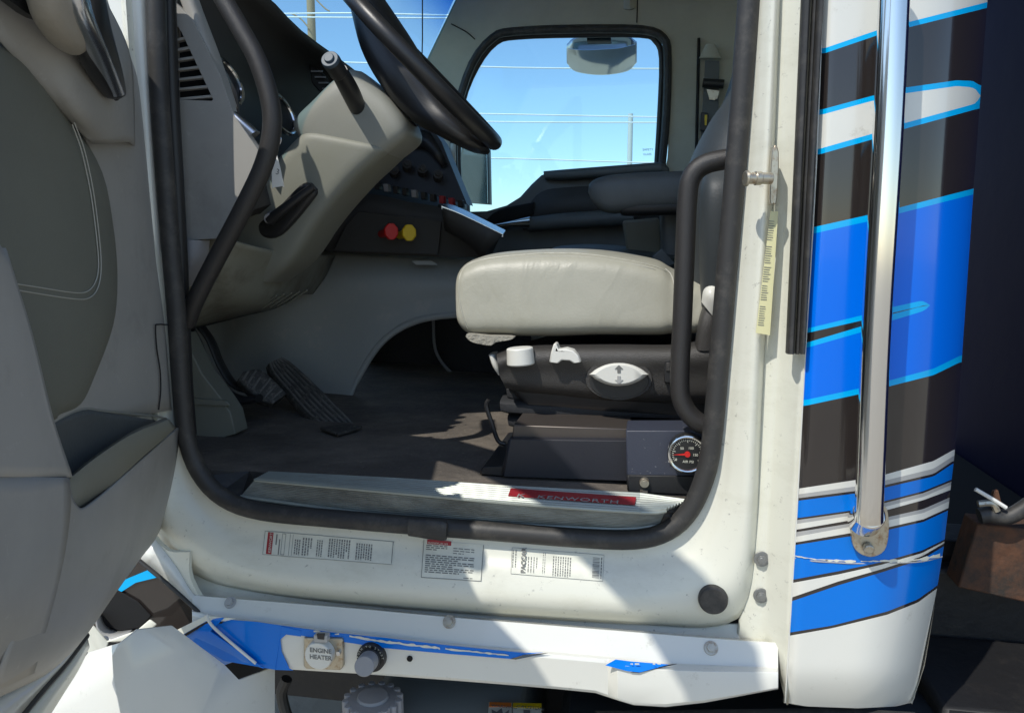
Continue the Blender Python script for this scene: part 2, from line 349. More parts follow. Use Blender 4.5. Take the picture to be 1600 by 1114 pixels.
# white bit of passenger A pillar, mirror bracket outside
MB().loft([(P(704, 225, YW-.01), P(713, 225, YW-.01), (0, .015, 0), 3), (P(705, 320, YW-.01), P(714, 320, YW-.01), (0, .015, 0), 3)], 1).build('pillar_edge', 'pale', wp)
mr = MB().loft([(P(740, 196, 2.35), P(760, 196, 2.35), (0, .03, 0), 2.5), (P(738, 215, 2.35), P(765, 210, 2.35), (0, .05, 0), 3), (P(720, 316, 2.35), P(768, 320, 2.35), (0, .05, 0), 3)], 3).build('side_mirror', 'black', T)
MB().surf([[P(722, 214, 2.29), P(760, 212, 2.29)], [P(716, 318, 2.29), P(762, 318, 2.29)]], 1, thick=(0, .004, 0)).build('mirror_glass', 'chrome', mr, smooth=False)
# look-down mirror above passenger window (outside)
hm = MB()
hm.loft([(P(886, 70, 2.22), P(886, 100, 2.26), (0, .02, 0), 3), (P(900, 60, 2.2), P(900, 112, 2.26), (0, .045, 0), 3), (P(940, 57, 2.19), P(940, 117, 2.26), (0, .05, 0), 3), (P(980, 58, 2.2), P(980, 111, 2.26), (0, .045, 0), 3), (P(995, 66, 2.22), P(995, 98, 2.26), (0, .02, 0), 3)], 4)
lm = hm.build('look_down_mirror', 'bluechrome', T)
MB().surf([[P(x, y, 2.07+(abs(x-940)/54)**2*.03) for x, y in ((888, 77), (912, 79), (940, 78), (968, 76), (993, 70))],
           [P(x, y, 2.125+(abs(x-940)/54)**2*.03) for x, y in ((887, 92), (912, 97), (940, 98), (968, 96), (993, 87))],
           [P(x, y, 2.20+(abs(x-940)/54)**2*.03) for x, y in ((890, 106), (912, 114), (940, 117), (968, 113), (991, 101))]], 4, thick=(0, .004, .003)).build('mirror_glass', 'chrome', lm)
MB().loft([(P(918, 56, 2.03), P(918, 68, 2.03), (0, .03, 0), 3), (P(955, 56, 2.03), P(955, 68, 2.03), (0, .03, 0), 3)], 1).build('mirror_bracket', 'black', lm)
# glass maker's mark
text('SAFETY', P(1004, 236, YW+.038), (1, 0, 0), (0, 0, 1), .013, 'print', 'glass_mark', wp)
text('GLASS', P(1005, 243, YW+.038), (1, 0, 0), (0, 0, 1), .012, 'print', 'glass_mark', wp)
# ---- belt on passenger B pillar
belt = MB().loft([(P(1092, 92, 1.9), P(1128, 92, 1.9), (0, .01, 0), 3), (P(1103, 70, 1.9), P(1118, 70, 1.9), (0, .02, 0), 2.5)], 1).build('belt_anchor', 'beige', T, bevel=.004)
MB().plate(PL([(1102, 95), (1124, 96), (1122, 200), (1104, 230), (1098, 330), (1092, 330), (1094, 228)], 1.92), (0, .003, 0)).build('belt_webbing', 'dleather', belt, smooth=False)
MB().cyl(P(1098, 130, 1.89), P(1131, 132, 1.89), .017).build('belt_stop', 'black', belt)
MB().plate(PL([(1104, 140), (1124, 142), (1121, 155), (1118, 155), (1117, 157), (1108, 156), (1108, 153)], 1.895), (0, .004, 0)).build('belt_tongue', 'oldmetal', belt, smooth=False)
MB().plate(PL([(1095, 176), (1107, 177), (1106, 206), (1094, 204)], 1.88), (0, .02, 0)).build('belt_buckle', 'black', belt, bevel=.003)
MB().plate(PL([(1101, 180), (1105, 180), (1104, 196), (1101, 196)], 1.876), (0, .004, 0)).build('buckle_label', 'yellow', belt, smooth=False)
MB().tube([P(1092, 60, 1.935), P(1088, 240, 1.935)], .006, 1, 8).build('pillar_seam', 'crack', wp)
# ---- windshield
A, B_ = P(741, -60, YW), P(560, 330, YW)
MB().plate([A, B_, Vector((B_.x, .1, B_.z)), Vector((A.x, .1, A.z))], Vector((.004, 0, .002))).build('windshield', 'winglass', T, smooth=False)
ss = lambda t, Y: Vector((A.x+(B_.x-A.x)*t-.012, Y, A.z+(B_.z-A.z)*t+.004))
MB().plate([ss(-.02, YW), ss(.34, YW), ss(.34, .12), ss(-.02, .12)], Vector((.003, 0, .001))).build('sun_strip', 'tint', T, smooth=False)
MB().tube([P(660, -60, 1.6), P(660, 60, 1.6), P(659, 110, 1.6)], .0025, 1, 8).build('radio_aerial', 'black', T)

# ================================================================== DOOR JAMB (white U)
seal_c = [(243, -60), (244, 0), (249, 150), (262, 330), (275, 480), (283, 600), (291, 680), (312, 738), (350, 778), (410, 799), (520, 810), (640, 820), (760, 829), (900, 840), (990, 843), (1043, 829), (1078, 796), (1101, 745), (1112, 690), (1124, 560), (1135, 430), (1153, 220), (1170, 0), (1174, -60)]
out1 = [(200, -60), (204, 0), (215, 150), (232, 330), (248, 480), (256, 620), (262, 740), (290, 800), (340, 845), (400, 868), (520, 880), (640, 886), (760, 893), (900, 902), (1005, 905), (1090, 885), (1125, 840), (1143, 770), (1150, 690), (1160, 560), (1170, 430), (1184, 220), (1195, 0), (1198, -60)]
out2 = [(190, -60), (194, 0), (205, 150), (222, 330), (235, 480), (243, 640), (247, 770), (272, 840), (325, 880), (400, 905), (520, 920), (640, 930), (760, 938), (900, 946), (1010, 950), (1110, 940), (1155, 900), (1170, 800), (1176, 690), (1182, 560), (1190, 430), (1202, 220), (1212, 0), (1214, -60)]
out3 = [(180, -60), (184, 0), (195, 150), (212, 330), (225, 480), (232, 660), (236, 800), (262, 862), (320, 905), (400, 925), (520, 941), (640, 952), (760, 961), (900, 970), (1010, 976), (1120, 978), (1172, 940), (1186, 820), (1190, 690), (1196, 560), (1204, 430), (1214, 220), (1222, 0), (1225, -60)]
rows = [PL(seal_c, .045), PL(seal_c, .03)]
mid = [((a[0]*.45+b[0]*.55), (a[1]*.45+b[1]*.55)) for a, b in zip(seal_c, out1)]
rows += [PL(mid, .018), PL(out1, .0), PL(out2, -.014), PL(out3, .020)]
jb = MB().surf(rows, 4, 4).build('door_jamb', 'jamb', T, solid=-.004, ang=60)
# seal
MB().tube([P(x, y, .018) for x, y in seal_c], lambda t: .0172, 4, 16).build('door_seal', 'rubber', T)
MB().loft([(P(640, 808, .0), P(640, 836, .0), (0, .012, 0), 3), (P(690, 812, -.002), P(692, 844, -.004), (0, .010, 0), 3), (P(699, 818, -.004), P(697, 841, -.006), (0, .006, 0), 3)], 2).build('seal_flap', 'rubber', T)
# inner black strip on the left pillar (seal's inner flank) and brown inner trim
MB().tube([P(x, y, .07) for x, y in [(262, -60), (263, 0), (268, 150), (278, 330), (285, 480), (290, 600), (296, 680)]], .014, 4, 12).build('pillar_trim', 'black', T)
# A pillar white outside, behind door edge
MB().loft([(P(150, -80, .03), P(232, -80, .03), (0, .03, 0), 4), (P(160, 60, .03), P(238, 60, .03), (0, .03, 0), 4), (P(200, 480, .03), P(262, 480, .03), (0, .03, 0), 4), (P(222, 700, .03), P(256, 700, .03), (0, .03, 0), 4)], 3).build('front_pillar', 'white', T)
# outer cowl in front of the door (hidden behind it, shades the footwell)
MB().box((-2.6, -.03, 1.0), (-1.03, .02, 2.25)).build('cowl', 'white', T, smooth=False)
MB().box((-2.6, .03, 1.84), (-1.12, 2.0, 1.88)).build('cowl_sun_block', 'black', T, smooth=False)  # unseen plate, added to stop sun reaching the toe board
# side sheet between jamb and rear panel, with a channel
rp = [[(1186, -60), (1190, 0), (1188, 400), (1172, 700), (1150, 1005)], ]
rows = [PL([(1214, -60), (1212, 0), (1196, 430), (1186, 640), (1176, 820), (1160, 940), (1150, 1012)], .024),
        PL([(1226, -60), (1224, 0), (1212, 430), (1204, 640), (1190, 820), (1180, 930), (1168, 1012)], .010),
        PL([(1238, -60), (1236, 0), (1226, 430), (1214, 640), (1202, 820), (1196, 930), (1186, 1012)], .004),
        PL([(1262, -60), (1258, 0), (1240, 430), (1228, 640), (1216, 820), (1212, 930), (1206, 1012)], -.012),
        PL([(1288, -60), (1286, 0), (1268, 430), (1254, 640), (1246, 820), (1240, 930), (1232, 1100)], -.045)]
rpil = MB().surf(rows, 4, 4).build('rear_pillar', 'jamb', T, solid=-.004, ang=60)
MB().tube([(onto(rpil, x, y) or P(x, y, -.005)) for x, y in [(1222, 600), (1208, 690), (1196, 800), (1190, 870), (1186, 925), (1158, 990), (1172, 997), (1190, 992)]], .0016, 5, 8).build('sealant_bead', 'jamb', rpil)
# lower apron under jamb to meet the rocker
MB().surf([PL([(232, 850), (300, 893), (400, 915), (640, 945), (900, 965), (1170, 975), (1240, 960)], .030), PL([(250, 925), (300, 930), (400, 950), (640, 975), (900, 995), (1170, 1010), (1240, 1010)], .008)], 3, 1, thick=(0, .003, 0)).build('inner_sill', 'jamb', T)
# outer black weather strip
ws = [(1255, -60), (1252, 0), (1240, 280), (1228, 552)]; we = [(1290, -60), (1287, 0), (1272, 280), (1258, 553)]
wsb = MB()
for f0, f1, yy in ((0, .42, -.058), (.42, .68, -.050), (.68, 1.0, -.062)):
    a = [(p[0]+(q[0]-p[0])*f0, p[1]) for p, q in zip(ws, we)]; b = [(p[0]+(q[0]-p[0])*f1-1, p[1]) for p, q in zip(ws, we)]
    wsb.loft([(P(*p, yy), P(*q, yy), (0, .013, 0), 3) for p, q in zip(a, b)], 2, 14)
wsb.build('weather_strip', 'rubber', T)
# bolts, rivets, striker, plug
def bolt(x, y, Y, r=.0075, parent=None, m='oldmetal', nrm=(0, -1, 0.1), washer=True):
    c = (onto(parent, x, y, .0005) if parent else None) or P(x, y, Y); n = Vector(onto.n) if parent and onto.n else Vector(nrm); n = (-n if n.y > 0 else n).normalized(); b = MB()
    if washer: b.cyl(c, c+n*.0018, r*1.55, r*1.5, 24)
    b.cyl(c, c+n*.008, r, r*.95, 6); b.cyl(c+n*.008, c+n*.0086, r*.55, r*.5, 12)
    return b.build('bolt', m, parent, bevel=.0006, ang=40)
for x, y in ((1190, 873), (1189, 930)): rel(bolt(x, y, .0, .0085, None, 'steel'), rpil)
for x, y in ((1225, 634), (1202, 714), (1196, 780)):
    c = onto(rpil, x, y) or P(x, y, -.006); MB().cyl(c, c+Vector((0, -.0015, 0)), .004, .003, 16).build('rivet', 'jamb', rpil)
c = onto(jb, 1114, 936)
MB().cyl(c+Vector((0, .02, 0)), c+Vector((0, -.010, .001)), .0275, .024, 40).build('rubber_plug', 'rubber', jb, bevel=.003)
st = MB(); st.plate(PL(cr([(1207, 234), (1217, 238), (1214, 312), (1209, 318), (1203, 312)], 3, True), -.035), (0, .022, 0))
sk = st.build('striker', 'oldmetal', T, bevel=.002)
pb = P(1206, 279, -.05); pe = P(1168, 279, -.06)
MB().cyl(pb, pe, .0088).cyl(pe+(pb-pe)*.0, pe+(pe-pb)*.12, .0125, .011).cyl(pb+(pe-pb)*.45, pb+(pe-pb)*.7, .0105).build('striker_pin', 'oldmetal', sk, bevel=.001)
# yellow strip sticker
ys = MB().plate(PL([(1204, 330), (1216, 331), (1203, 524), (1181, 520)], -.0215), (0, .0006, 0)).build('yellow_sticker', 'ysticker', rpil, smooth=False)
ln = MB()
for k in range(46):
    y = 345+k*3.6
    if k in (9, 10, 19, 27, 35, 36): continue
    a = 1202-(y-330)*.105; ln.plate(PL([(a+1, y), (a+random.uniform(7, 13), y+.8), (a+10, y+1.8), (a+1, y+1.2)], -.0221), (0, .0004, 0))
ln.build('small_print', 'print', ys, smooth=False)

# ---- stickers on the sill face: find jamb surface depth by raycast-free interpolation
def jY(x, y):
    """depth of the sill face at this row"""
    base = 838+(x-640)*.05 if x > 640 else 832+(x-640)*.04
    t = (y-base)/55; t = max(0, min(1, t)); return .018-(.018)*max(0, (t-.45)/.55) - .0 - (1-abs(2*t-1))*.001
def sticker(quad, name, m='sticker', off=-.0055, parent=None):
    a, b, c_, d = quad; nu, nv = 12, 5; rows = []
    for j in range(nv+1):
        rr_ = []
        for i in range(nu+1):
            u, w_ = i/nu, j/nv
            x = (a[0]*(1-u)+b[0]*u)*(1-w_)+(d[0]*(1-u)+c_[0]*u)*w_; y = (a[1]*(1-u)+b[1]*u)*(1-w_)+(d[1]*(1-u)+c_[1]*u)*w_
            rr_.append(onto(jb, x, y, .0008))
        rows.append(rr_)
    return MB().surf(rows, 1, 1).build(name, m, parent), quad
def lines(v, rects, vertical, parent, m='print', off=.0006):
    """rects: u0,u1,v0,v1 in the sticker's own square; drawn as rows of small broken marks"""
    a, b, c_, d = v; b_ = MB()
    def q(u, w_):
        x = (a[0]*(1-u)+b[0]*u)*(1-w_)+(d[0]*(1-u)+c_[0]*u)*w_; y = (a[1]*(1-u)+b[1]*u)*(1-w_)+(d[1]*(1-u)+c_[1]*u)*w_
        return onto(jb, x, y, .0014)
    for (u0, u1, w0, w1) in rects:
        nu = max(1, int((u1-u0)*10)); nw = max(1, int((w1-w0)*5))
        b_.surf([[q(u0+(u1-u0)*i/nu, w0+(w1-w0)*k/nw) for i in range(nu+1)] for k in range(nw+1)], 1, 1)
    return b_.build('small_print', m, parent, smooth=False), q
# sticker 1
s1, v1 = sticker([(413, 829), (617, 846), (614, 882), (409, 866)], 'maintenance_sticker', parent=jb)
R = []
def textrows(u0, u1, n, w0, w1, fill=.55, seg=7):
    for k in range(n):
        uu = u0+(u1-u0)*k/n; du = (u1-u0)/n*fill; end = random.uniform(.55, 1)*(w1-w0)+w0 if k % 4 == 3 else w1
        w_ = w0
        while w_ < end:
            l = random.uniform(.04, .12); R.append((uu, uu+du, w_, min(w_+l, end))); w_ += l+.025
textrows(.24, .29, 3, .25, .9); textrows(.30, .38, 4, .15, .9); textrows(.41, .46, 3, .2, .9, .5); textrows(.50, .67, 9, .1, .9); textrows(.71, .84, 7, .2, .9)
R += [(.005, .995, .0, .015), (.005, .995, .985, 1), (.005, .008, 0, 1), (.985, .99, 0, .95), (.14, .143, .05, .95), (.165, .168, .05, .95), (.14, .168, .05, .07), (.14, .168, .93, .95), (.20, .203, .05, .95), (.222, .225, .05, .95), (.095, .104, .1, .55), (.12, .128, .3, .95)]
_, q1 = lines(v1, R, True, s1)
lines(v1, [(.03, .072, .04, .96)], True, s1, 'redprint')
text('KENWORTH', q1(.066, .9)+Vector((0, -.0006, 0)), q1(.066, .1)-q1(.066, .9), q1(0, .5)-q1(1, .5), .0075, 'sticker', 'print', s1)
# sticker 2
s2, v2 = sticker([(662, 843), (756, 851), (752, 908), (658, 902)], 'emissions_sticker', parent=jb)
R = []
def hrows(u0, u1, n, w0, w1, fill=.5):
    for k in range(n):
        ww = w0+(w1-w0)*k/n; dw = (w1-w0)/n*fill; u = u0; end = u1 if k % 3 < 2 else u0+(u1-u0)*random.uniform(.5, .9)
        while u < end:
            l = random.uniform(.04, .1); R.append((u, min(u+l, end), ww, ww+dw)); u += l+.02
hrows(.05, .4, 3, .12, .28); hrows(.5, .85, 3, .15, .35, .35); hrows(.05, .86, 9, .38, .88); hrows(.7, .85, 1, .93, .97)
R += [(.0, 1, .985, 1), (.99, 1, .0, 1), (0, .008, 0, 1)]
_, q2 = lines(v2, R, False, s2)
lines(v2, [(.06, .46, -.02, .1)], False, s2, 'redprint')
text('KENWORTH', q2(.08, .085)+Vector((0, -.0006, 0)), q2(1, .08)-q2(0, .08), q2(.5, 0)-q2(.5, 1), .0065, 'sticker', 'print', s2)
# sticker 3
s3, v3 = sticker([(800, 855), (944, 867), (942, 908), (798, 896)], 'certification_sticker', parent=jb)
R = []
textrows(.01, .07, 2, .1, .75, .4); textrows(.18, .30, 4, .3, .9, .35); textrows(.34, .38, 2, .1, .9, .3); textrows(.45, .66, 8, .2, .95, .45); textrows(.97, .99, 1, .1, .9)
R += [(0, 1, .99, 1), (0, .003, 0, 1), (.997, 1, 0, 1), (0, 1, 0, .008)]
for k in range(16): R.append((.88, .955, .12+k*.05, .12+k*.05+random.choice((.018, .03))))
_, q3 = lines(v3, R, False, s3)
text('PACCAR', q3(.155, .93)+Vector((0, -.0006, 0)), q3(.1, 0)-q3(.1, 1), q3(0, .5)-q3(1, .5), .0115, 'print', 'print', s3, bold=.0004)

# ================================================================== SILL PLATE
def ribbed(top_px, bot_px, Y0, Y1, n, depth=.0018):
    """ribbed sheet between two px polylines; ribs run along X"""
    rows = []
    for k in range(n*4+1):
        t = k/(n*4); ph = k % 4
        r = []
        for (a, b) in zip(top_px, bot_px):
            x, y = a[0]+(b[0]-a[0])*t, a[1]+(b[1]-a[1])*t
            Y = Y0+(Y1-Y0)*t; pt = P(x, y, Y)
            r.append(pt+Vector((0, -.3, 1)).normalized()*(depth if ph in (1, 2) else 0))
        rows.append(r)
    return MB().surf(rows, 1, 1)
def ribZ(px_top, px_bot, z, n, depth=.0032, thick=.004):
    rows = []
    for k in range(n*4+1):
        t = k/(n*4); ph = k % 4; r = []
        for a, b in zip(px_top, px_bot):
            A, B2 = PZ(*a, z), PZ(*b, z); q = A+(B2-A)*t; q.z += depth if ph in (1, 2) else 0; r.append(q)
        rows.append(r)
    return MB().surf(rows, 1, 1)
tr_ = ribZ([(420, 738), (620, 748), (800, 760), (1000, 771), (1076, 782)], [(398, 750), (600, 768), (800, 786), (1000, 800), (1040, 796)], 1.205, 8)
tread = tr_.build('sill_plate', 'alu', T, smooth=False, solid=-.003)
z2 = 1.205
fe = [(398, 750), (600, 768), (800, 786), (1000, 800), (1040, 798)]; be = [(376, 776), (560, 800), (760, 816), (960, 826), (1030, 820)]
rows_ = []
for k in range(49):
    t = k/48; rr_ = []
    for a_, b_2 in zip(fe, be):
        A3, B3 = PZ(*a_, 1.204), P(*b_2, .036); q = A3+(B3-A3)*t
        rr_.append(q+Vector((0, -.0014 if k % 4 in (1, 2) else 0, 0)))
    rows_.append(rr_)
MB().surf(rows_, 1, 1).build('sill_riser', 'alu2', tread, smooth=False, solid=-.003)
MB().tube([PZ(x, y, 1.2035) for x, y in fe], .0035, 3, 8).build('sill_nose', 'alu', tread)
MB().tube([P(x, y, .033) for x, y in be], .0040, 3, 8).build('riser_bottom_edge', 'alu', tread)
bd = MB().plate([PZ(798, 764, 1.208), PZ(994, 778, 1.208), PZ(992, 789, 1.208), PZ(794, 775, 1.208)], (0, 0, .002)).build('badge', 'redprint', tread, smooth=False)
for _t, _x, _y in (('K', 806, 775.4), ('KENWORTH', 838, 777.6)): text(_t, PZ(_x, _y, 1.2106), PZ(992, 788, 1.21)-PZ(800, 775, 1.21), (0, 1, 0), .024, 'greystripe', 'badge_lettering', bd, space=1.1)
# black rubbery sill corner pieces either end
MB().plate([PZ(x, y, 1.2015) for x, y in [(286, 660), (300, 700), (330, 742), (390, 736), (446, 741), (398, 751)]]+[P(376, 778, .04), P(340, 772, .04), P(305, 735, .05)], (0, .0, -.01)).build('sill_corner', 'rubber', tread, smooth=False)
MB().plate([PZ(1038, 797, 1.2015), PZ(1076, 782, 1.2015), PZ(1104, 740, 1.2015), P(1100, 770, .04), P(1070, 806, .04), P(1030, 822, .036)], (0, .0, -.01)).build('sill_corner', 'rubber', tread, smooth=False)

# ================================================================== ROCKER PANEL
rt = [(262, 896), (300, 928), (400, 938), (560, 949), (700, 961), (900, 977), (1100, 992), (1205, 1001), (1216, 1003)]
rc = [(262, 900), (330, 962), (400, 968), (560, 990), (700, 1008), (850, 1018), (1050, 1036), (1205, 1046), (1218, 1048)]
rl = [(262, 950), (350, 1030), (430, 1046), (560, 1052), (700, 1062), (850, 1074), (960, 1086), (1205, 1074), (1217, 1068)]
rb_ = [(262, 955), (350, 1034), (430, 1050), (560, 1057), (700, 1067), (850, 1080), (990, 1104), (1080, 1106), (1217, 1074)]
# main body: top flange -> screw face -> crease -> vertical face -> lower return
def rowY(pts, ys): return [P(x, y, Y) for (x, y), Y in zip(pts, ys)]
X9 = [262, 300, 420, 560, 700, 850, 935, 1000, 1100, 1216]
def interp(pl, x):
    if x <= pl[0][0]: return pl[0][1]
    for (a, b), (c, d) in zip(pl, pl[1:]):
        if x <= c: return b+(d-b)*(x-a)/(c-a)
    return pl[-1][1]
top_l = [(300, 928), (560, 948), (700, 961), (900, 977), (1150, 997), (1216, 1001)]
cre_l = [(300, 955), (350, 966), (440, 976), (600, 997), (820, 1018), (960, 1030), (1050, 1040), (1216, 1046)]
bot_l = [(300, 1002), (350, 1030), (430, 1044), (560, 1052), (700, 1062), (850, 1074), (930, 1082), (960, 1092), (1000, 1104), (1060, 1104), (1120, 1094), (1216, 1076)]
Xs = [300, 320, 350, 400, 440, 500, 560, 640, 720, 800, 870, 930, 950, 965, 990, 1040, 1100, 1160, 1205, 1216]
rr = []
for f, Y in ((0, .004), (.06, -.022), (.5, -.034), (.93, -.046), (1.0, -.056)):
    rr.append([P(x, interp(top_l, x)*(1-f)+interp(cre_l, x)*f, Y) for x in Xs])
for f in (.12, .5, .93, 1.0):
    rr.append([P(x, interp(cre_l, x)*(1-f)+interp(bot_l, x)*f, -.060+(.004 if f > .95 else 0)-(.012 if x > 955 else 0)-(.004 if f > .3 and x > 955 else 0)) for x in Xs])
rr.append([P(x, interp(bot_l, x), -.02) for x in Xs])
rk = MB().surf(rr, 1, 1).build('rocker_panel', 'white', T, ang=28, bevel=.0025, solid=-.002)
rk['label'] = 'white sill cover with blue stripe and chipped paint under the doorway'
# front corner flange of jamb with bolt
MB().surf([PL([(232, 830), (262, 860), (296, 862)], -.02), PL([(240, 880), (270, 905), (298, 905)], -.02), PL([(300, 925), (312, 938), (330, 960)], -.02)], 3, thick=(0, .01, 0)).build('jamb_corner', 'jamb', T)
bolt(284, 881, -.022, .0075, jb, 'greystripe'); bolt(360, 941, -.035, .0075, rk, 'greystripe'); bolt(702, 971, -.034, .0078, rk, 'oldmetal'); bolt(1111, 1012, -.036, .0078, rk, 'oldmetal')
# blue stripe along the crease, as a thin film
def film(uppts, lowpts, name, m, Yu, Yl, parent, n=1, th=.0008):
    return MB().surf([[P(x, y, Yu) for x, y in uppts], [P(x, y, Yl) for x, y in lowpts]], 1, 1, thick=(0, th, 0)).build(name, m, parent, smooth=False)
film([(352, 967), (440, 977), (520, 988), (600, 996), (700, 1008), (820, 1020), (848, 1019)], [(352, 975), (440, 988), (520, 1000), (600, 1012), (700, 1021), (798, 1029), (820, 1022)], 'blue_stripe', 'blue2', -.0615, -.0635, rk)
film([(330, 966), (400, 971), (440, 977)], [(300, 1003), (350, 1032), (430, 1046)], 'blue_stripe', 'blue2', -.0635, -.0645, rk)
MB().plate(PL([(434, 977), (470, 985), (470, 994), (447, 991), (438, 999), (440, 1018), (452, 1044), (458, 1047), (430, 1046)], -.0632), (0, .001, 0)).build('blue_stripe', 'blue2', rk, smooth=False)
film([(962, 1030), (985, 1033), (1045, 1038)], [(946, 1039), (980, 1048), (1000, 1050)], 'blue_stripe', 'blue2', -.066, -.0775, rk)
film([(1045, 1038), (1058, 1037)], [(985, 1050), (998, 1051)], 'black_stripe', 'black_paint', -.066, -.0775, rk)
film([(820, 1022), (856, 1020)], [(798, 1029), (806, 1030)], 'black_stripe', 'black_paint', -.0618, -.0645, rk)
# chipped paint patches (irregular thin films)
ch = MB()
def chipline(x0, x1, ymid, h, Y):
    up, lo = [], []; x = x0
    while x < x1:
        up.append((x, ymid(x)-h*random.uniform(.2, 1))); lo.append((x, ymid(x)+h*random.uniform(.2, 1))); x += random.uniform(3, 8)
    return [P(*p, Y) for p in up]+[P(*p, Y) for p in reversed(lo)]
cm = lambda x: interp([(480, 984), (600, 1002), (700, 1014), (820, 1026)], x)
ch.plate(chipline(546, 690, cm, 2.6, -.0637), (0, .0004, 0)); ch.plate(chipline(696, 800, cm, 1.8, -.0637), (0, .0004, 0)); ch.plate(chipline(490, 504, cm, 2.6, -.0634), (0, .0004, 0))
for x in (515, 523, 531, 539, 985, 992, 999, 1020, 1027):
    y = cm(x) if x < 900 else 1037
    ch.plate(chipline(x, x+7, lambda q: y, 1.6, -.066 if x < 900 else -.0745), (0, .0004, 0))
ch.build('chipped_paint', 'sticker', rk, smooth=False)
# engine heater socket
hs = MB().plate(PL(cr([(474, 996), (533, 997), (536, 1000), (536, 1042), (531, 1047), (478, 1045), (474, 1040)], 1, True), -.068), (0, .010, 0)).build('heater_socket', 'oldmetal', T, bevel=.002)
c = P(501, 1020, -.072)
MB().cyl(c+Vector((0, .006, 0)), c+Vector((0, -.012, 0)), .0265, .0258, 48).build('socket_cap', 'knob', hs, bevel=.002)
MB().plate(PL([(490, 992), (511, 993), (511, 1004), (490, 1003)], -.087), (0, .014, 0)).build('cap_hinge', 'greystripe', hs, bevel=.001)
MB().plate(PL([(495, 990), (507, 990), (506, 999), (496, 998)], -.0885), (0, .003, 0)).build('hinge_slot', 'black', hs, smooth=False)
c2 = P(528, 1021, -.074); MB().cyl(c2+Vector((0, .008, 0)), c2, .004).build('screw', 'bluechrome', hs)
MB().cyl(P(487, 1034, -.074), P(487, 1034, -.06), .006).build('cap_tab', 'knob', hs)
text('ENGINE', P(501, 1019.5, -.0846), (1, 0, 0), (0, 0, 1), .0118, 'print', 'cap_lettering', hs, 'CENTER', bold=.0002)
text('HEATER', P(501, 1030, -.0846), (1, 0, 0), (0, 0, 1), .0118, 'print', 'cap_lettering', hs, 'CENTER', bold=.0002)
# grey rotary switch
c = P(580, 1027, -.068)
bz = MB().cyl(c+Vector((0, .008, 0)), c+Vector((0, -.004, 0)), .0272, .0262, 48).build('battery_switch', 'black', T, bevel=.001)
a0, a1 = c+Vector((0, -.004, 0)), P(569, 1041, -.125)
MB().cyl(a0, a0+(a1-a0)*.3, .020, .0195, 40).build('switch_collar', 'black', bz, bevel=.001)
MB().cyl(a0+(a1-a0)*.25, a1, .0178, .0172, 48).build('switch_knob', 'grey', bz, bevel=.0012)
for k, (ch_, ang_) in enumerate(zip('PUSH TO START', [200-14*i for i in range(13)])):
    if ch_ == ' ': continue
    an = math.radians(ang_-20); p = c+Vector((math.cos(an)*.0215, -.0046, math.sin(an)*.0215)); upv = Vector((math.cos(an), 0, math.sin(an)))
    text(ch_, p, (math.sin(an), 0, -math.cos(an)), upv, .0055, 'sticker', 'switch_lettering', bz)
c = P(640, 1029, -.0625); MB().cyl(c+Vector((0, .004, 0)), c+Vector((0, -.0006, 0)), .0052, .0052, 24).build('small_plug', 'void', rk)

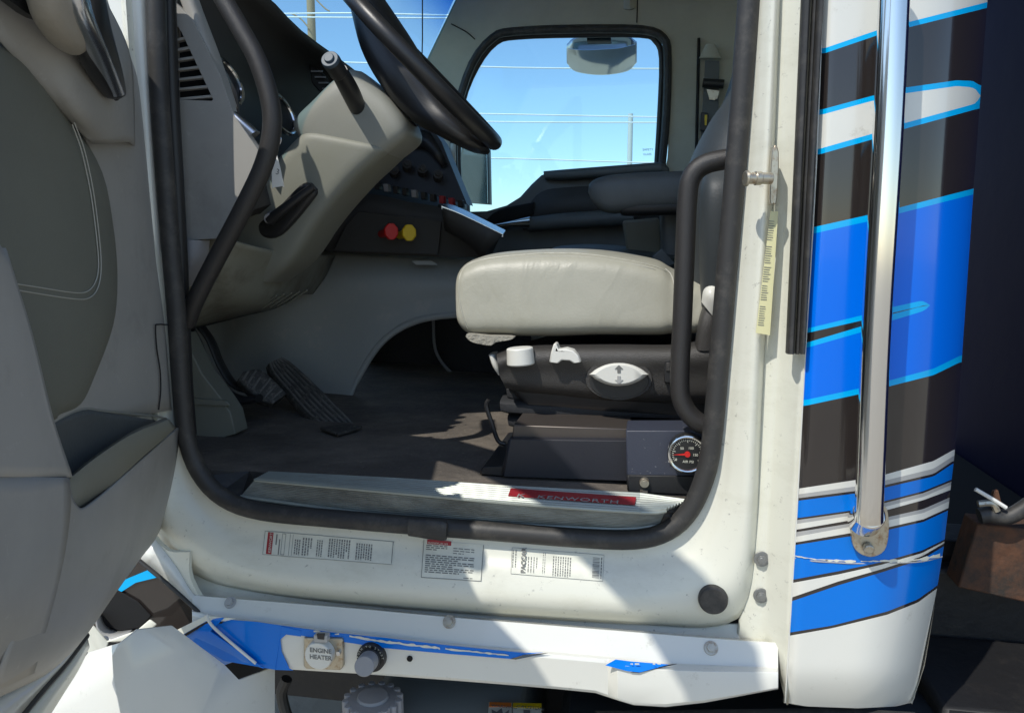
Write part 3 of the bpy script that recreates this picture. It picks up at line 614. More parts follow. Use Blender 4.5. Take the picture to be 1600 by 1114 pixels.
# ================================================================== REAR SIDE PANEL with stripes
Lx = lambda y: interp([(-100, 1290), (0, 1287), (280, 1276), (560, 1259), (760, 1249), (900, 1240), (1100, 1228)], y)
Rx = lambda y: interp([(-100, 1550), (0, 1543), (300, 1521), (560, 1503), (715, 1491), (860, 1474), (920, 1464), (1000, 1452), (1060, 1441), (1100, 1425)], y)
edges = [([(1288, -100), (1542, -160)], 'white'),
 ([(1288, 76), (1373, 47), (1542, 4)], 'cyan'), ([(1288, 84), (1373, 55), (1542, 13)], 'black_paint'),
 ([(1283, 172), (1367, 149), (1410, 138), (1495, 126), (1520, 127), (1531, 134)], 'cyan'), ([(1283, 180), (1367, 157), (1410, 147), (1495, 135), (1518, 137), (1526, 141), (1531, 150)], 'white'),
 ([(1280, 233), (1364, 209), (1409, 194), (1518, 164), (1526, 161), (1531, 151)], 'cyan'), ([(1279, 242), (1364, 218), (1409, 203), (1522, 172), (1531, 170)], 'black_paint'),
 ([(1272, 355), (1357, 336), (1400, 326), (1521, 295)], 'cyan'), ([(1272, 365), (1357, 346), (1400, 335), (1521, 304)], 'blue'),
 ([(1263, 513), (1346, 493), (1390, 481), (1440, 470), (1449, 474), (1451, 477)], 'cyan'), ([(1263, 520), (1346, 501), (1390, 490), (1436, 479.5), (1444, 477), (1451, 477)], 'black_paint'),
 ([(1262, 535), (1346, 510), (1390, 492), (1436, 480), (1451, 477)], 'cyan'), ([(1262, 543), (1346, 519), (1390, 502), (1440, 487), (1449, 482), (1451, 477)], 'blue'),
 ([(1258, 625), (1342, 607), (1384, 596), (1459, 576), (1502, 555)], 'cyan'), ([(1258, 634), (1342, 616), (1384, 605), (1459, 586), (1500, 566)], 'black_paint'),
 ([(1249, 763), (1335, 750), (1377, 743), (1459, 720), (1491, 702)], 'white'), ([(1248, 772), (1335, 760), (1377, 752), (1459, 732), (1490, 712)], 'greystripe'),
 ([(1248, 778), (1335, 767), (1377, 759), (1459, 740), (1489, 720)], 'black_paint'), ([(1248, 782), (1335, 771), (1377, 763), (1459, 744), (1489, 724)], 'blue2'),
 ([(1247, 809), (1332, 797), (1377, 784), (1443, 767), (1487, 749)], 'black_paint'), ([(1247, 812), (1332, 800), (1377, 787), (1443, 770), (1487, 752)], 'greystripe'),
 ([(1246, 818), (1332, 805), (1377, 793), (1443, 776), (1487, 757)], 'white'), ([(1246, 827), (1332, 812), (1377, 799), (1443, 781), (1486, 765)], 'black_paint'),
 ([(1245, 831), (1332, 817), (1377, 810), (1443, 795), (1486, 776)], 'greystripe'), ([(1245, 838), (1332, 822), (1377, 815), (1443, 801), (1485, 782)], 'white'),
 ([(1244, 847), (1332, 832), (1377, 826), (1443, 811), (1485, 792)], 'black_paint'), ([(1244, 851), (1332, 837), (1377, 830), (1443, 815), (1484, 796)], 'blue2'),
 ([(1240, 905), (1310, 892), (1377, 878), (1440, 860), (1477, 842)], 'black_paint'), ([(1240, 910), (1310, 897), (1377, 882), (1440, 864), (1477, 845)], 'white'),
 ([(1237, 933), (1310, 908), (1377, 889), (1440, 869), (1476, 848)], 'black_paint'), ([(1237, 939), (1310, 914), (1377, 894), (1440, 874), (1475, 853)], 'blue2'),
 ([(1232, 988), (1300, 977), (1386, 955), (1434, 936), (1465, 914)], 'black_paint'), ([(1232, 993), (1300, 981), (1386, 960), (1434, 941), (1464, 919)], 'white'),
 ([(1230, 1088), (1260, 1092), (1340, 1096), (1400, 1095), (1430, 1090)], 'white'), ([(1230, 1098), (1260, 1103), (1340, 1106), (1400, 1103), (1420, 1098)], None)]
NU = 40
us = [i/NU for i in range(NU+1)]
def rpY(u):  # cross section: tight front lip, flat face, big rear radius
    y = -.062
    if u < .06: y += .010*(1-u/.06)**2
    if u > .42: y += .105*((u-.42)/.58)**2.3
    return y
verts, faces, fmi, mats = [], [], [], ['white', 'cyan', 'black_paint', 'blue', 'blue2', 'greystripe']
def stripe_row(pl):
    r = []
    for u in us:
        y = pl[0][1]
        for _ in range(6):
            x = Lx(y)+(Rx(y)-Lx(y))*(1-(1-u)**1.15 if u > 0 else 0); y = interp(pl, x)
        r.append((x, y, rpY(u)))
    return r
prow = [stripe_row(e[0]) for e in edges]
for i in range(len(prow)-1):
    A_, B2 = prow[i], prow[i+1]; gap = max(b[1]-a[1] for a, b in zip(A_, B2)); n = max(1, int(gap/14)); mi = mats.index(edges[i][1])
    # body step crease near y=870 on the last blue/white rows is added as a separate lip
    for k in range(n):
        base = len(verts)
        for t in (k/n, (k+1)/n):
            for a, b in zip(A_, B2):
                x, y, Y = a[0]+(b[0]-a[0])*t, max(a[1], a[1]+(b[1]-a[1])*t), a[2]
                if y > 1040: Y += (y-1040)**2*8e-6
                verts.append(P(x, y, Y))
        for j in range(NU):
            faces.append((base+j, base+j+1, base+NU+2+j, base+NU+1+j)); fmi.append(mi)
# rear return wrapping behind
base = len(verts)
for y in range(-100, 1101, 60):
    p = P(Rx(y), y, rpY(1)); verts += [p, p+Vector((.01, .05, 0)), p+Vector((.0, .22, 0))]
k = len(range(-100, 1101, 60))
for i in range(k-1):
    for j in range(2): faces.append((base+i*3+j, base+i*3+j+1, base+i*3+3+j+1, base+i*3+3+j)); fmi.append(0)
rsp = mkobj('rear_side_panel', verts, faces, None, T, mats=mats, fm=fmi, ang=50)
rsp['label'] = 'white rear cab corner with blue, cyan, black and grey stripes'
# front edge return of that panel into the gap
MB().surf([PL([(Lx(y), y) for y in (-100, 0, 300, 560, 800, 1000, 1098)], -.052), PL([(Lx(y)-3, y) for y in (-100, 0, 300, 560, 800, 1000, 1098)], -.02)], 2, 1).build('panel_edge', 'white', rsp, solid=-.002)
# chipped seam line
cp = MB()
sm = lambda x: interp([(1240, 868), (1275, 874), (1340, 877), (1400, 876), (1440, 874), (1474, 866)], x)
def Yat(x, y):
    l, r = Lx(y), Rx(y); return rpY(1-(1-(x-l)/(r-l))**(1/1.15))
def chip3(x0, x1, h):
    up, lo = [], []; x = x0
    while x < x1:
        y = sm(x); up.append(P(x, y-h*random.uniform(.1, 1), Yat(x, y)-.0012)); lo.append(P(x, y+h*random.uniform(.1, 1), Yat(x, y)-.0012)); x += random.uniform(3, 8)
    return up+lo[::-1]
def chipstrip(x0, x1, h):
    up, lo = [], []; x = x0
    while x < x1:
        y = sm(x); up.append(P(x, y-h*random.uniform(.1, 1), Yat(x, y)-.0012)); lo.append(P(x, y+h*random.uniform(.1, 1), Yat(x, y)-.0012)); x += random.uniform(3, 8)
    MB().surf([up, lo], 1, 1, thick=(0, .0006, 0)).build('chipped_paint', 'sticker', rsp, smooth=False)
for a, b, h in ((1242, 1300, 1.2), (1290, 1345, 2.6), (1345, 1400, 1.3), (1375, 1412, 3.2), (1408, 1470, 3.8)): chipstrip(a, b, h)
MB().tube([P(x, sm(x)+3, Yat(x, sm(x))-.0002) for x in (1242, 1270, 1300, 1340, 1400, 1440, 1472)], .0012, 3, 6).build('body_crease', 'greystripe', rsp)

# chrome grab handle
hp = [P(1399, -80, -.115), P(1397, 0, -.115), P(1388, 200, -.115), P(1370, 500, -.115), P(1361, 720, -.115), P(1358, 790, -.115), P(1358, 812, -.112)]
gh = MB().tube(hp, .0200, 6, 40).build('grab_handle', 'chrome', T)
gh['label'] = 'long chrome grab handle on the rear corner of the cab'
br = plateY(cr([(1372, 790), (1386, 795), (1389, 830), (1382, 860), (1360, 870), (1338, 860), (1331, 838), (1340, 815)], 4, True), -.074, .010)
br.build('handle_bracket', 'oldmetal', gh, bevel=.002)
c = P(1358, 814, -.10); MB().cyl(c+Vector((0, .028, -.012)), c+Vector((0, -.0, .012)), .0245, .0235, 40).build('handle_foot', 'chrome', gh, bevel=.003)
c = P(1356, 855, -.076); MB().cyl(c, c+Vector((0, -.010, 0)), .0085, .0075, 24).build('bolt', 'oldmetal', gh, bevel=.002)

# ================================================================== DRIVER DOOR (open)
# outer shell incl. window frame; only its inner side is in view
beltp = [(0, 1.95), (.38, 1.99), (.6, 2.09), (.85, 2.20), (1.03, 2.2)]
_lb = [DP(x, y, -.017)-Dn*.035 for x, y in ((262, 760), (248, 815), (203, 885), (163, 940), (136, 988), (137, 1010), (74, 1118), (30, 1185))]
out = [DS(.0, 1.45, -.052)]+_lb+[DS(1.1, _lb[-1].z-.03, -.052), DS(1.22, _lb[-1].z, -.052), DS(1.26, 1.1, -.05), DS(1.26, 2.82, -.05), DS(1.22, 2.88, -.05), DS(1.10, 2.85, -.05), DS(.88, 2.73, -.05), DS(.55, 2.54, -.05), DS(.2, 2.25, -.05), DS(.0, 2.0, -.05)]
hole = [DS(.12, 1.98, -.05), DS(.41, 1.98, -.05), DS(.6, 2.05, -.05), DS(.82, 2.18, -.05), DS(1.15, 2.22, -.05), DS(1.15, 2.64, -.05), DS(1.03, 2.63, -.05), DS(.75, 2.49, -.05), DS(.5, 2.34, -.05), DS(.28, 2.15, -.05)]
door = MB().plate(out, Dn*.035, [hole]).build('driver_door', 'white', T, bevel=.004)
door['label'] = 'open driver door with grey vinyl inner trim, seen from inside'
def DL(pts, off): return [DP(x, y, off) for x, y in pts]
def dplate(pts, off, d=.01, sm_=0, holes=()):
    o = cr(pts, sm_, True) if sm_ else pts
    return MB().plate([DP(x, y, off) for x, y in o], Dn*(-d), [[DP(x, y, off) for x, y in h] for h in holes])
# trim base (right column, grey)
base_t = MB().surf([
  [DP(-200, -260, .02), DP(60, -160, .0), DP(110, -120, -.012), DP(125, -110, -.03)],
  [DP(-200, 0, .02), DP(90, 0, .0), DP(138, 0, -.008), DP(150, 0, -.03)],
  [DP(-200, 100, .02), DP(100, 90, .002), DP(190, 92, -.006), DP(204, 100, -.03)],
  [DP(-200, 200, .02), DP(110, 180, .004), DP(212, 180, -.005), DP(224, 182, -.03)],
  [DP(-200, 400, .02), DP(130, 400, .008), DP(238, 380, -.002), DP(248, 385, -.03)],
  [DP(-200, 600, .02), DP(150, 560, .012), DP(262, 500, .004), DP(270, 500, -.03)],
  [DP(-200, 700, .02), DP(150, 660, .014), DP(272, 640, .006), DP(280, 650, -.03)]], 5, 5)
bt = base_t.build('door_trim', 'warm', door, solid=-.006)
# ledge line along trim's right edge
# dark padded insert
ins_o = [(-200, 60), (0, 62), (60, 100), (115, 190), (160, 270), (178, 360), (184, 440), (178, 510), (150, 590), (128, 635), (95, 652), (60, 668), (-200, 720)]
ic = (10, 400)
rws = []
for f, off in ((1.0, .012), (.965, .028), (.90, .036), (.7, .040), (.35, .040), (.02, .040)):
    rws.append([DP(ic[0]+(x-ic[0])*f, ic[1]+(y-ic[1])*f, off) for x, y in cr(ins_o, 4)])
MB().surf(rws, 1, 3).build('padded_insert', 'olive_dark', door)
# upper trim shoulder around grab handle
MB().surf([[DP(-60, -60, .03), DP(30, -60, .05), DP(80, -60, .05), DP(120, -60, .02)],
           [DP(-20, 40, .03), DP(70, 20, .055), DP(130, 0, .05), DP(160, 0, .015)],
           [DP(40, 110, .03), DP(110, 90, .06), DP(180, 90, .045), DP(198, 80, .008)],
           [DP(95, 170, .03), DP(130, 170, .055), DP(185, 160, .04), DP(206, 155, .008)],
           [DP(140, 222, .022), DP(168, 222, .03), DP(198, 222, .022), DP(207, 228, .004)]], 5, 5).build('upper_trim', 'warm', door, solid=-.004, ang=60)
# vinyl grab bolster + chrome/black bezel
MB().loft([(DP(30, -80, .095), DP(80, -90, .095), Dn*.02, 2.6), (DP(56, -10, .095), DP(102, -26, .095), Dn*.022, 2.6), (DP(68, 32, .09), DP(124, 14, .09), Dn*.022, 2.6), (DP(92, 68, .085), DP(134, 46, .085), Dn*.02, 2.6), (DP(108, 82, .08), DP(135, 68, .08), Dn*.014, 2.6), (DP(117, 87, .076), DP(130, 83, .076), Dn*.006, 2.4)], 5).build('pull_handle', 'bolster', door)
MB().loft([(DP(96, -70, .115), DP(116, -76, .115), Dn*.014, 2.4), (DP(118, 20, .115), DP(132, 10, .115), Dn*.012, 2.4), (DP(150, 90, .10), DP(160, 85, .10), Dn*.012, 2.4), (DP(178, 152, .075), DP(187, 145, .075), Dn*.010, 2.2)], 5).build('handle_bezel', 'bluechrome', door)
MB().loft([(DP(112, -70, .095), DP(134, -70, .095), Dn*.02, 2.6), (DP(126, 20, .095), DP(152, 25, .095), Dn*.02, 2.6), (DP(130, 88, .085), DP(178, 95, .085), Dn*.016, 2.6), (DP(166, 148, .07), DP(190, 142, .07), Dn*.012, 2.4), (DP(178, 156, .066), DP(188, 152, .066), Dn*.006, 2.2)], 5).build('handle_grip', 'wheel', door)
MB().surf([DL([(128, 84), (150, 130), (180, 158)], .066), DL([(160, 70), (178, 112), (190, 148)], .064)], 4, 2).build('grip_recess', 'black', door, solid=-.004)
MB().plate(DL(cr([(-60, -40), (0, -10), (40, 20), (66, 32), (64, 18), (52, -10), (20, -60)], 2, True), .068), -Dn*.01).build('handle_shadow_gap', 'black', door)
# stitching
for st_ in ([(116, 192), (132, 235), (146, 300), (155, 370), (158, 420), (152, 452), (138, 466), (115, 467), (60, 459), (8, 450)], [(113, 195), (128, 238), (142, 303), (151, 372), (154, 418), (148, 443), (135, 456), (112, 457), (60, 449), (8, 441)]):
    MB().tube([DP(x, y, .0405) for x, y in st_], .0008, 5, 6).build('stitching', 'thread', door)
# crack
MB().tube([DP(x, y, .016-(250-x)*.00012+.004) for x, y in [(267, 508), (247, 507), (243, 512), (245, 545), (250, 578), (251, 610), (248, 640)]], lambda t: .0014, 4, 6).build('crack', 'crack', door)
# lower panel with the map pocket: big bulging skin
MB().surf([
  [DP(-260, 300, .09), DP(-120, 300, .10), DP(-40, 330, .10), DP(-4, 385, .098), DP(3, 388, .092), DP(6, 392, .06)],
  [DP(-260, 500, .09), DP(-120, 500, .10), DP(-20, 520, .10), DP(36, 520, .098), DP(43, 520, .092), DP(47, 524, .05)],
  [DP(-260, 640, .09), DP(-120, 640, .10), DP(0, 650, .10), DP(68, 650, .098), DP(75, 652, .092), DP(80, 656, .04)],
  [DP(-260, 742, .09), DP(-120, 742, .10), DP(20, 745, .10), DP(98, 745, .097), DP(105, 746, .090), DP(110, 746, .05)]], 5, 5).build('armrest_panel', 'warm', door, solid=-.003)
seamp = [(104, 746), (108, 772), (114, 786), (126, 794), (150, 778), (174, 758), (206, 729), (239, 700), (276, 668)]
def shift(f, k):  # rows between the pocket seam and the bottom silhouette
    bot = [(-20, 1092), (20, 1075), (67, 1052), (101, 1025), (134, 988), (181, 921), (215, 874), (248, 827), (279, 740)]
    return [(a[0]+(b[0]-a[0])*f, a[1]+(b[1]-a[1])*f) for a, b in zip(seamp, bot)]
oo = {0: [.090, .082, .076, .072, .070, .067, .062, .054, .030], .12: [.092, .084, .078, .074, .071, .068, .062, .052, .026], .45: [.09, .086, .08, .074, .068, .062, .052, .040, .016], .8: [.076, .07, .064, .058, .050, .042, .030, .018, .0], .95: [.05, .046, .04, .034, .026, .018, .008, -.004, -.016], 1.0: [.02, .016, .01, .004, -.002, -.008, -.014, -.02, -.028]}
MB().surf([[DP(x, y, o) for (x, y), o in zip(shift(f, 0), of)] for f, of in oo.items()], 4, 5).build('lower_trim', 'warm', door, solid=-.003)
MB().surf([DL([(-260, 740), (-60, 743), (40, 745), (104, 746)], .0995), DL([(-260, 850), (-60, 850), (30, 850), (106, 800)], .10), DL([(-260, 960), (-60, 960), (30, 950), (90, 900)], .095), DL([(-260, 1120), (-80, 1090), (-20, 1080), (50, 1050)], .05)], 5, 4).build('lower_panel', 'warm', door, solid=-.003)
# map pocket: cavity, rim, front band
MB().surf([DL([(60, 680), (78, 663), (126, 641), (160, 644), (205, 651), (240, 656)], .020), DL([(60, 700), (90, 690), (130, 680), (160, 680), (205, 676), (240, 664)], .018), DL([(60, 800), (95, 790), (130, 780), (165, 760), (205, 720), (240, 672)], .020)], 4, 3).build('map_pocket', 'dleather', door, solid=-.003)
MB().surf([DL([(102, 748), (136, 721), (165, 700), (191, 683), (218, 668), (240, 660), (258, 652)], .046), DL([(104, 752), (138, 724), (167, 703), (193, 686), (222, 671), (245, 663), (264, 655)], .060), DL([(108, 770), (126, 792), (160, 770), (190, 744), (225, 712), (252, 689), (275, 668)], .068)], 5, 1).build('pocket_front', 'olive', door, solid=-.004)
MB().tube([DP(x, y, .0735-.00012*max(0, x-110)) for x, y in [(104, 748), (109, 774), (116, 787), (127, 793), (150, 777), (174, 757), (206, 728), (239, 699), (274, 668)]], .0013, 4, 6).build('trim_gap', 'crack', door)
MB().tube([DP(x, y, .020) for x, y in [(84, 660), (126, 640), (160, 642), (215, 648), (252, 652), (268, 662)]], .0022, 4, 8).build('pocket_lip', 'olive_light', door)
# outer skin lower edge with rubber
MB().surf([DL([(-60, 1110), (20, 1075), (67, 1050), (101, 1022), (132, 984)], -.006), DL([(-60, 1240), (25, 1125), (65, 1075), (100, 1035), (130, 994)], -.012)], 4, 2).build('door_skin_edge', 'white', door, solid=-.004)
MB().tube([DP(x, y, -.010) for x, y in [(-10, 1175), (36, 1113), (70, 1072), (102, 1035), (134, 992)]], .006, 4, 8).build('door_bottom_seal', 'rubber', door)
MB().surf([DL([(-10, 1185), (38, 1118), (72, 1077), (104, 1040), (134, 996)], -.012), DL([(30, 1185), (74, 1118), (98, 1080), (120, 1045), (137, 1010)], -.018)], 4, 2).build('door_skin_edge', 'jamb', door, solid=-.003)

# ================================================================== FRONT FENDER / HOOD PIECES lower left
def poly(pts, m, name, parent, d=.006, bevel=.002):
    """pts: (px,py,Y) corner list; thick faceted sheet"""
    v = [P(*p) for p in pts]; return MB().plate(v, (0, d, 0)).build(name, m, parent, bevel=bevel)
def facets(ptd, fcs, m, name, parent, solid=.005):
    keys = list(ptd); v = [P(*ptd[k]) for k in keys]; f = [tuple(keys.index(c) for c in q) for q in fcs]
    return mkobj(name, v, f, m, parent, smooth=True, ang=22, solid=-solid, bevel=.004, seg=3) if name == 'front_fender' else mkobj(name, v, f, m, parent, smooth=True, ang=18, solid=-solid, bevel=.003)
ff = facets({'a': (138, 1018, -.22), 'b': (186, 1005, -.265), 'c': (174, 1024, -.28), 'd': (178, 1066, -.285), 'e': (195, 1150, -.29), 'f': (40, 1150, -.19),
             'g': (215, 983, -.235), 'h': (269, 977, -.19), 'i': (351, 1038, -.105), 'j': (374, 1062, -.08), 'k': (430, 1041, -.01), 'l': (430, 1150, -.02), 'm': (300, 1150, -.185), 'n': (338, 1050, -.125)},
            [('a', 'b', 'c', 'd', 'e', 'f'), ('b', 'g', 'h', 'n', 'm', 'e', 'd', 'c'), ('n', 'i', 'j', 'k', 'l', 'm'), ('h', 'i', 'n')], 'white', 'front_fender', T)
ff['label'] = 'faceted white fender corner below the open door'
facets({'a': (136, 1018, -.10), 'b': (136, 990, -.10), 'c': (146, 976, -.08), 'd': (170, 1003, -.08), 'e': (160, 1030, -.10)}, [('a', 'b', 'c', 'd', 'e')], 'cream', 'fender_bracket', ff)
facets({'a': (160, 1004, -.085), 'b': (213, 985, -.085), 'c': (233, 968, -.085), 'd': (244, 976, -.085), 'e': (220, 1000, -.085)}, [('a', 'b', 'c', 'd', 'e')], 'cream', 'fender_bracket', ff)
MB().surf([PL([(148, 962), (152, 985), (170, 1002), (196, 1002)], -.07), PL([(156, 955), (165, 975), (182, 985), (210, 982)], -.03)], 4, 2).build('fender_lip', 'greystripe', ff, solid=-.004)
hd = poly([(205, 865, -.035), (215, 873, -.035), (322, 967, -.035), (276, 988, -.035), (200, 1010, -.035), (130, 985, -.035), (130, 940, -.035)], 'black_paint', 'hood_side', T, .01)
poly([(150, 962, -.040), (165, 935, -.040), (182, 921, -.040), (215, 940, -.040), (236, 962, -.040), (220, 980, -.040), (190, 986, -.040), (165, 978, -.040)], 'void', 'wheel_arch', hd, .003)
poly([(182, 922, -.0385), (196, 905, -.0385), (232, 890, -.0385), (245, 902, -.0385), (212, 910, -.0385), (190, 924, -.0385)], 'cyan', 'cyan_stripe', hd, .002, 0)
MB().surf([PL([(214, 872), (260, 905), (300, 945), (318, 962)], -.030), PL([(240, 840), (275, 885), (300, 925), (320, 940)], -.022)], 3, 1).build('white_flange', 'white', T, solid=-.003)
MB().tube([P(x, y, -.045) for x, y in [(216, 874), (262, 912), (318, 963)]], .004, 3, 8).build('hood_gap_seal', 'rubber', hd)
# front end of rocker: blue wedge with white line
fr = facets({'a': (276, 988, -.062), 'b': (320, 966, -.062), 'c': (352, 964, -.066), 'd': (330, 985, -.07), 'e': (414, 1043, -.07), 'f': (374, 1030, -.060), 'g': (350, 1038, -.05), 'h': (290, 994, -.058)},
            [('h', 'a', 'b', 'd'), ('b', 'c', 'd'), ('h', 'd', 'e', 'f', 'g')], 'blue2', 'rocker_front', T, .003)
film([(272, 986), (320, 962), (368, 966)], [(284, 992), (322, 970), (352, 970)], 'cream_stripe', 'cream', -.0665, -.0675, fr)
film([(284, 993), (322, 971), (350, 971)], [(287, 996), (322, 974), (346, 974)], 'black_stripe', 'black_paint', -.0675, -.0682, fr)
MB().tube([P(x, y, -.073) for x, y in [(322, 960), (330, 975), (350, 994), (400, 1036)]], .0028, 4, 8).build('rocker_gap', 'white', fr)
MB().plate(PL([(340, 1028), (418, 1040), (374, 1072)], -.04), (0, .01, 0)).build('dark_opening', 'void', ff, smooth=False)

# ================================================================== CHASSIS / TANKS BELOW
MB().box((-2.2, .50, .45), (3.0, .62, 1.0)).build('frame_rail', 'chassis', T, bevel=.01)
MB().box((-.95, .05, 1.0), (.42, .50, 1.06)).build('cab_underside', 'chassis', T, smooth=False)
tk = MB().loft([((-.56, .20, .60), (-.56, .20, .40), (0, .05, 0), 2), ((-.555, .20, .70), (-.555, .20, .30), (0, .16, 0), 2.4), ((-.52, .20, .76), (-.52, .20, .24), (0, .23, 0), 2.6), ((-.47, .20, .785), (-.47, .20, .22), (0, .25, 0), 2.6), ((-.25, .20, .785), (-.25, .20, .22), (0, .25, 0), 2.6), ((-.22, .20, .74), (-.22, .20, .26), (0, .22, 0), 2.4)], 4, 40).build('fluid_tank', mat('tank_plastic', (.11, .125, .13), .35, bump=(20, .3, .004)), T)
c = PZ(583, 1104, .80)
cpz = MB().cyl(c+Vector((0, 0, -.05)), c+Vector((0, 0, .018)), .050, .048, 40)
for k in range(16):
    a = 2*math.pi*k/16; q = c+Vector((math.cos(a)*.050, math.sin(a)*.050, 0)); cpz.cyl(q+Vector((0, 0, -.05)), q+Vector((0, 0, .020)), .007, .0065, 10)
cpz.cyl(c+Vector((0, 0, .018)), c+Vector((0, 0, .024)), .030, .028, 30)
cpz.build('tank_cap', 'grey', tk, bevel=.001)
t2 = MB().loft([((-.15, .18, .74), (-.15, .18, .3), (0, .2, 0), 2.6), ((-.13, .18, .77), (-.13, .18, .2), (0, .24, 0), 2.8), ((1.1, .18, .77), (1.1, .18, .2), (0, .24, 0), 2.8)], 1, 40).build('fuel_tank', mat('tank_dark', (.02, .024, .028), .35, bump=(20, .3, .004)), T)
LZ = .772
MB().plate([PZ(764, 1097, LZ), PZ(800, 1098, LZ), PZ(798, 1150, LZ), PZ(760, 1150, LZ)], (0, 0, .001)).build('warning_label', 'sticker', t2, smooth=False)
MB().plate([PZ(765, 1097, LZ+.0015), PZ(799, 1098, LZ+.0015), PZ(799, 1104, LZ+.0015), PZ(764, 1104, LZ+.0015)], (0, 0, .001)).build('label_band', 'orange', t2, smooth=False)
MB().plate([PZ(802, 1098, LZ), PZ(846, 1099, LZ), PZ(846, 1150, LZ), PZ(800, 1150, LZ)], (0, 0, .001)).build('caution_label', 'sticker', t2, smooth=False)
MB().plate([PZ(802, 1098, LZ+.0015), PZ(846, 1099, LZ+.0015), PZ(846, 1106, LZ+.0015), PZ(801, 1105, LZ+.0015)], (0, 0, .001)).build('label_band', 'yellow', t2, smooth=False)
text('WARNING', PZ(767, 1103, LZ+.003), (1, 0, 0), (0, 1, 0), .0105, 'print', 'label_lettering', t2)
text('CAUTION', PZ(806, 1104.5, LZ+.003), (1, 0, 0), (0, 1, 0), .012, 'print', 'label_lettering', t2)
MB().plate([PZ(x, y, LZ+.0015) for x, y in ((768, 1108), (776, 1112), (784, 1106), (786, 1116), (796, 1108), (792, 1125), (770, 1125))], (0, 0, .0006)).build('label_symbol', 'print', t2, smooth=False)
MB().plate([PZ(x, y, LZ+.0015) for x, y in ((818, 1109), (828, 1109), (828, 1125), (818, 1125))], (0, 0, .0006)).build('label_symbol', 'print', t2, smooth=False)
MB().tube([P(448, 1060, .1), P(440, 1085, .1), P(452, 1130, .1)], .012, 4, 10).build('air_line', 'rubber', T)
MB().surf([PL([(930, 1110), (1100, 1108), (1300, 1106), (1430, 1112)], -.01), PL([(930, 1140), (1100, 1140), (1300, 1140), (1430, 1140)], -.03)], 3, 1).build('tank_strap', 'rubber', T, solid=-.01)

# behind the cab: navy wall, deck, rusty bracket, hoses
trl = MB().box((1.15, .0, .30), (6.0, 2.5, 4.1)).build('trailer', 'navy', bevel=.01)
top(trl, 'dark blue trailer front wall in shade behind the cab', 'trailer')
MB().box((.55, .45, .55), (6.0, .60, .95)).build('deck_rail', 'chassis', T, bevel=.01)
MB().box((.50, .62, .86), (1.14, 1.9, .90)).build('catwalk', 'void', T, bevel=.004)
MB().box((.56, .15, .40), (3.0, .44, .80)).build('side_box', 'chassis', T, bevel=.012)
rb2 = MB().plate([P(x, y, .36) for x, y in [(1528, 818), (1640, 830), (1640, 950), (1497, 918)]], (0, .07, 0)).build('rusty_bracket', 'rust', T, bevel=.004)
MB().surf([PL([(1500, 935), (1560, 940), (1650, 950)], .5), PL([(1500, 942), (1560, 946), (1650, 956)], .48)], 2, 1, thick=(0, .1, -.01)).build('step_edge', 'chassis', T)
hs_ = MB().tube([P(x, y, .34) for x, y in [(1530, 806), (1545, 804), (1570, 808), (1590, 800), (1620, 780)]], .016, 5, 14).build('air_hose', 'rubber', T)
MB().tube([P(x, y, .33) for x, y in [(1528, 787), (1550, 786), (1558, 798)]], .007, 3, 8).build('hose_fitting', 'oldmetal', hs_)
MB().tube([P(x, y, .325) for x, y in [(1524, 764), (1548, 778), (1572, 793)]], .004, 3, 8).build('cable_tie', 'tag', hs_)
MB().plate(PL([(1553, 768), (1560, 766), (1566, 790), (1556, 795), (1550, 782)], .335), (0, .01, 0)).build('hose_bracket', 'rust', hs_, bevel=.001)

# ================================================================== INTERIOR: dash end panel + vent
def vent_hole():
    return [(271, 40), (277, 41), (284, 52), (333, 156), (330, 158), (276, 156), (272, 152)]
ep = plateY([(256, -120), (264, -60), (268, 0), (300, 30), (345, 120), (365, 180), (407, 240), (398, 262), (375, 320), (350, 372), (288, 376), (280, 300)], .115, .02, [vent_hole()])
ep.build('dash_end_panel', 'warm', T, bevel=.006, seg=3)
vd = plateY([(264, 10), (300, 10), (352, 168), (266, 170)], .142, .01).build('vent_duct', 'void', T, smooth=False)
vs = MB()
for k in range(7):
    y = 59+k*15.2; x1 = 284+(y-52)*.47+3
    vs.plate(PL([(268, y+4), (x1, y-2), (x1+2, y+2), (268, y+8)], .117), (0, .012, 0))
vs.build('vent_slats', 'warm', T, bevel=.0008)
# second grey trim rib along the end panel, leading to the windshield
MB().loft([(P(270, -60, .14), P(292, -60, .14), (0, .02, 0), 3), (P(285, 0, .14), P(306, -4, .14), (0, .02, 0), 3), (P(322, 90, .14), P(338, 82, .14), (0, .02, 0), 3), (P(352, 172, .14), P(366, 166, .14), (0, .02, 0), 3)], 4).build('dash_edge_trim', 'warm', T)
MB().loft([(P(352, 176, .13), P(366, 172, .13), (0, .012, 0), 3), (P(368, 200, .13), P(386, 190, .13), (0, .014, 0), 3), (P(384, 222, .13), P(404, 206, .13), (0, .012, 0), 3)], 4).build('bezel_trim', 'bluechrome', T)
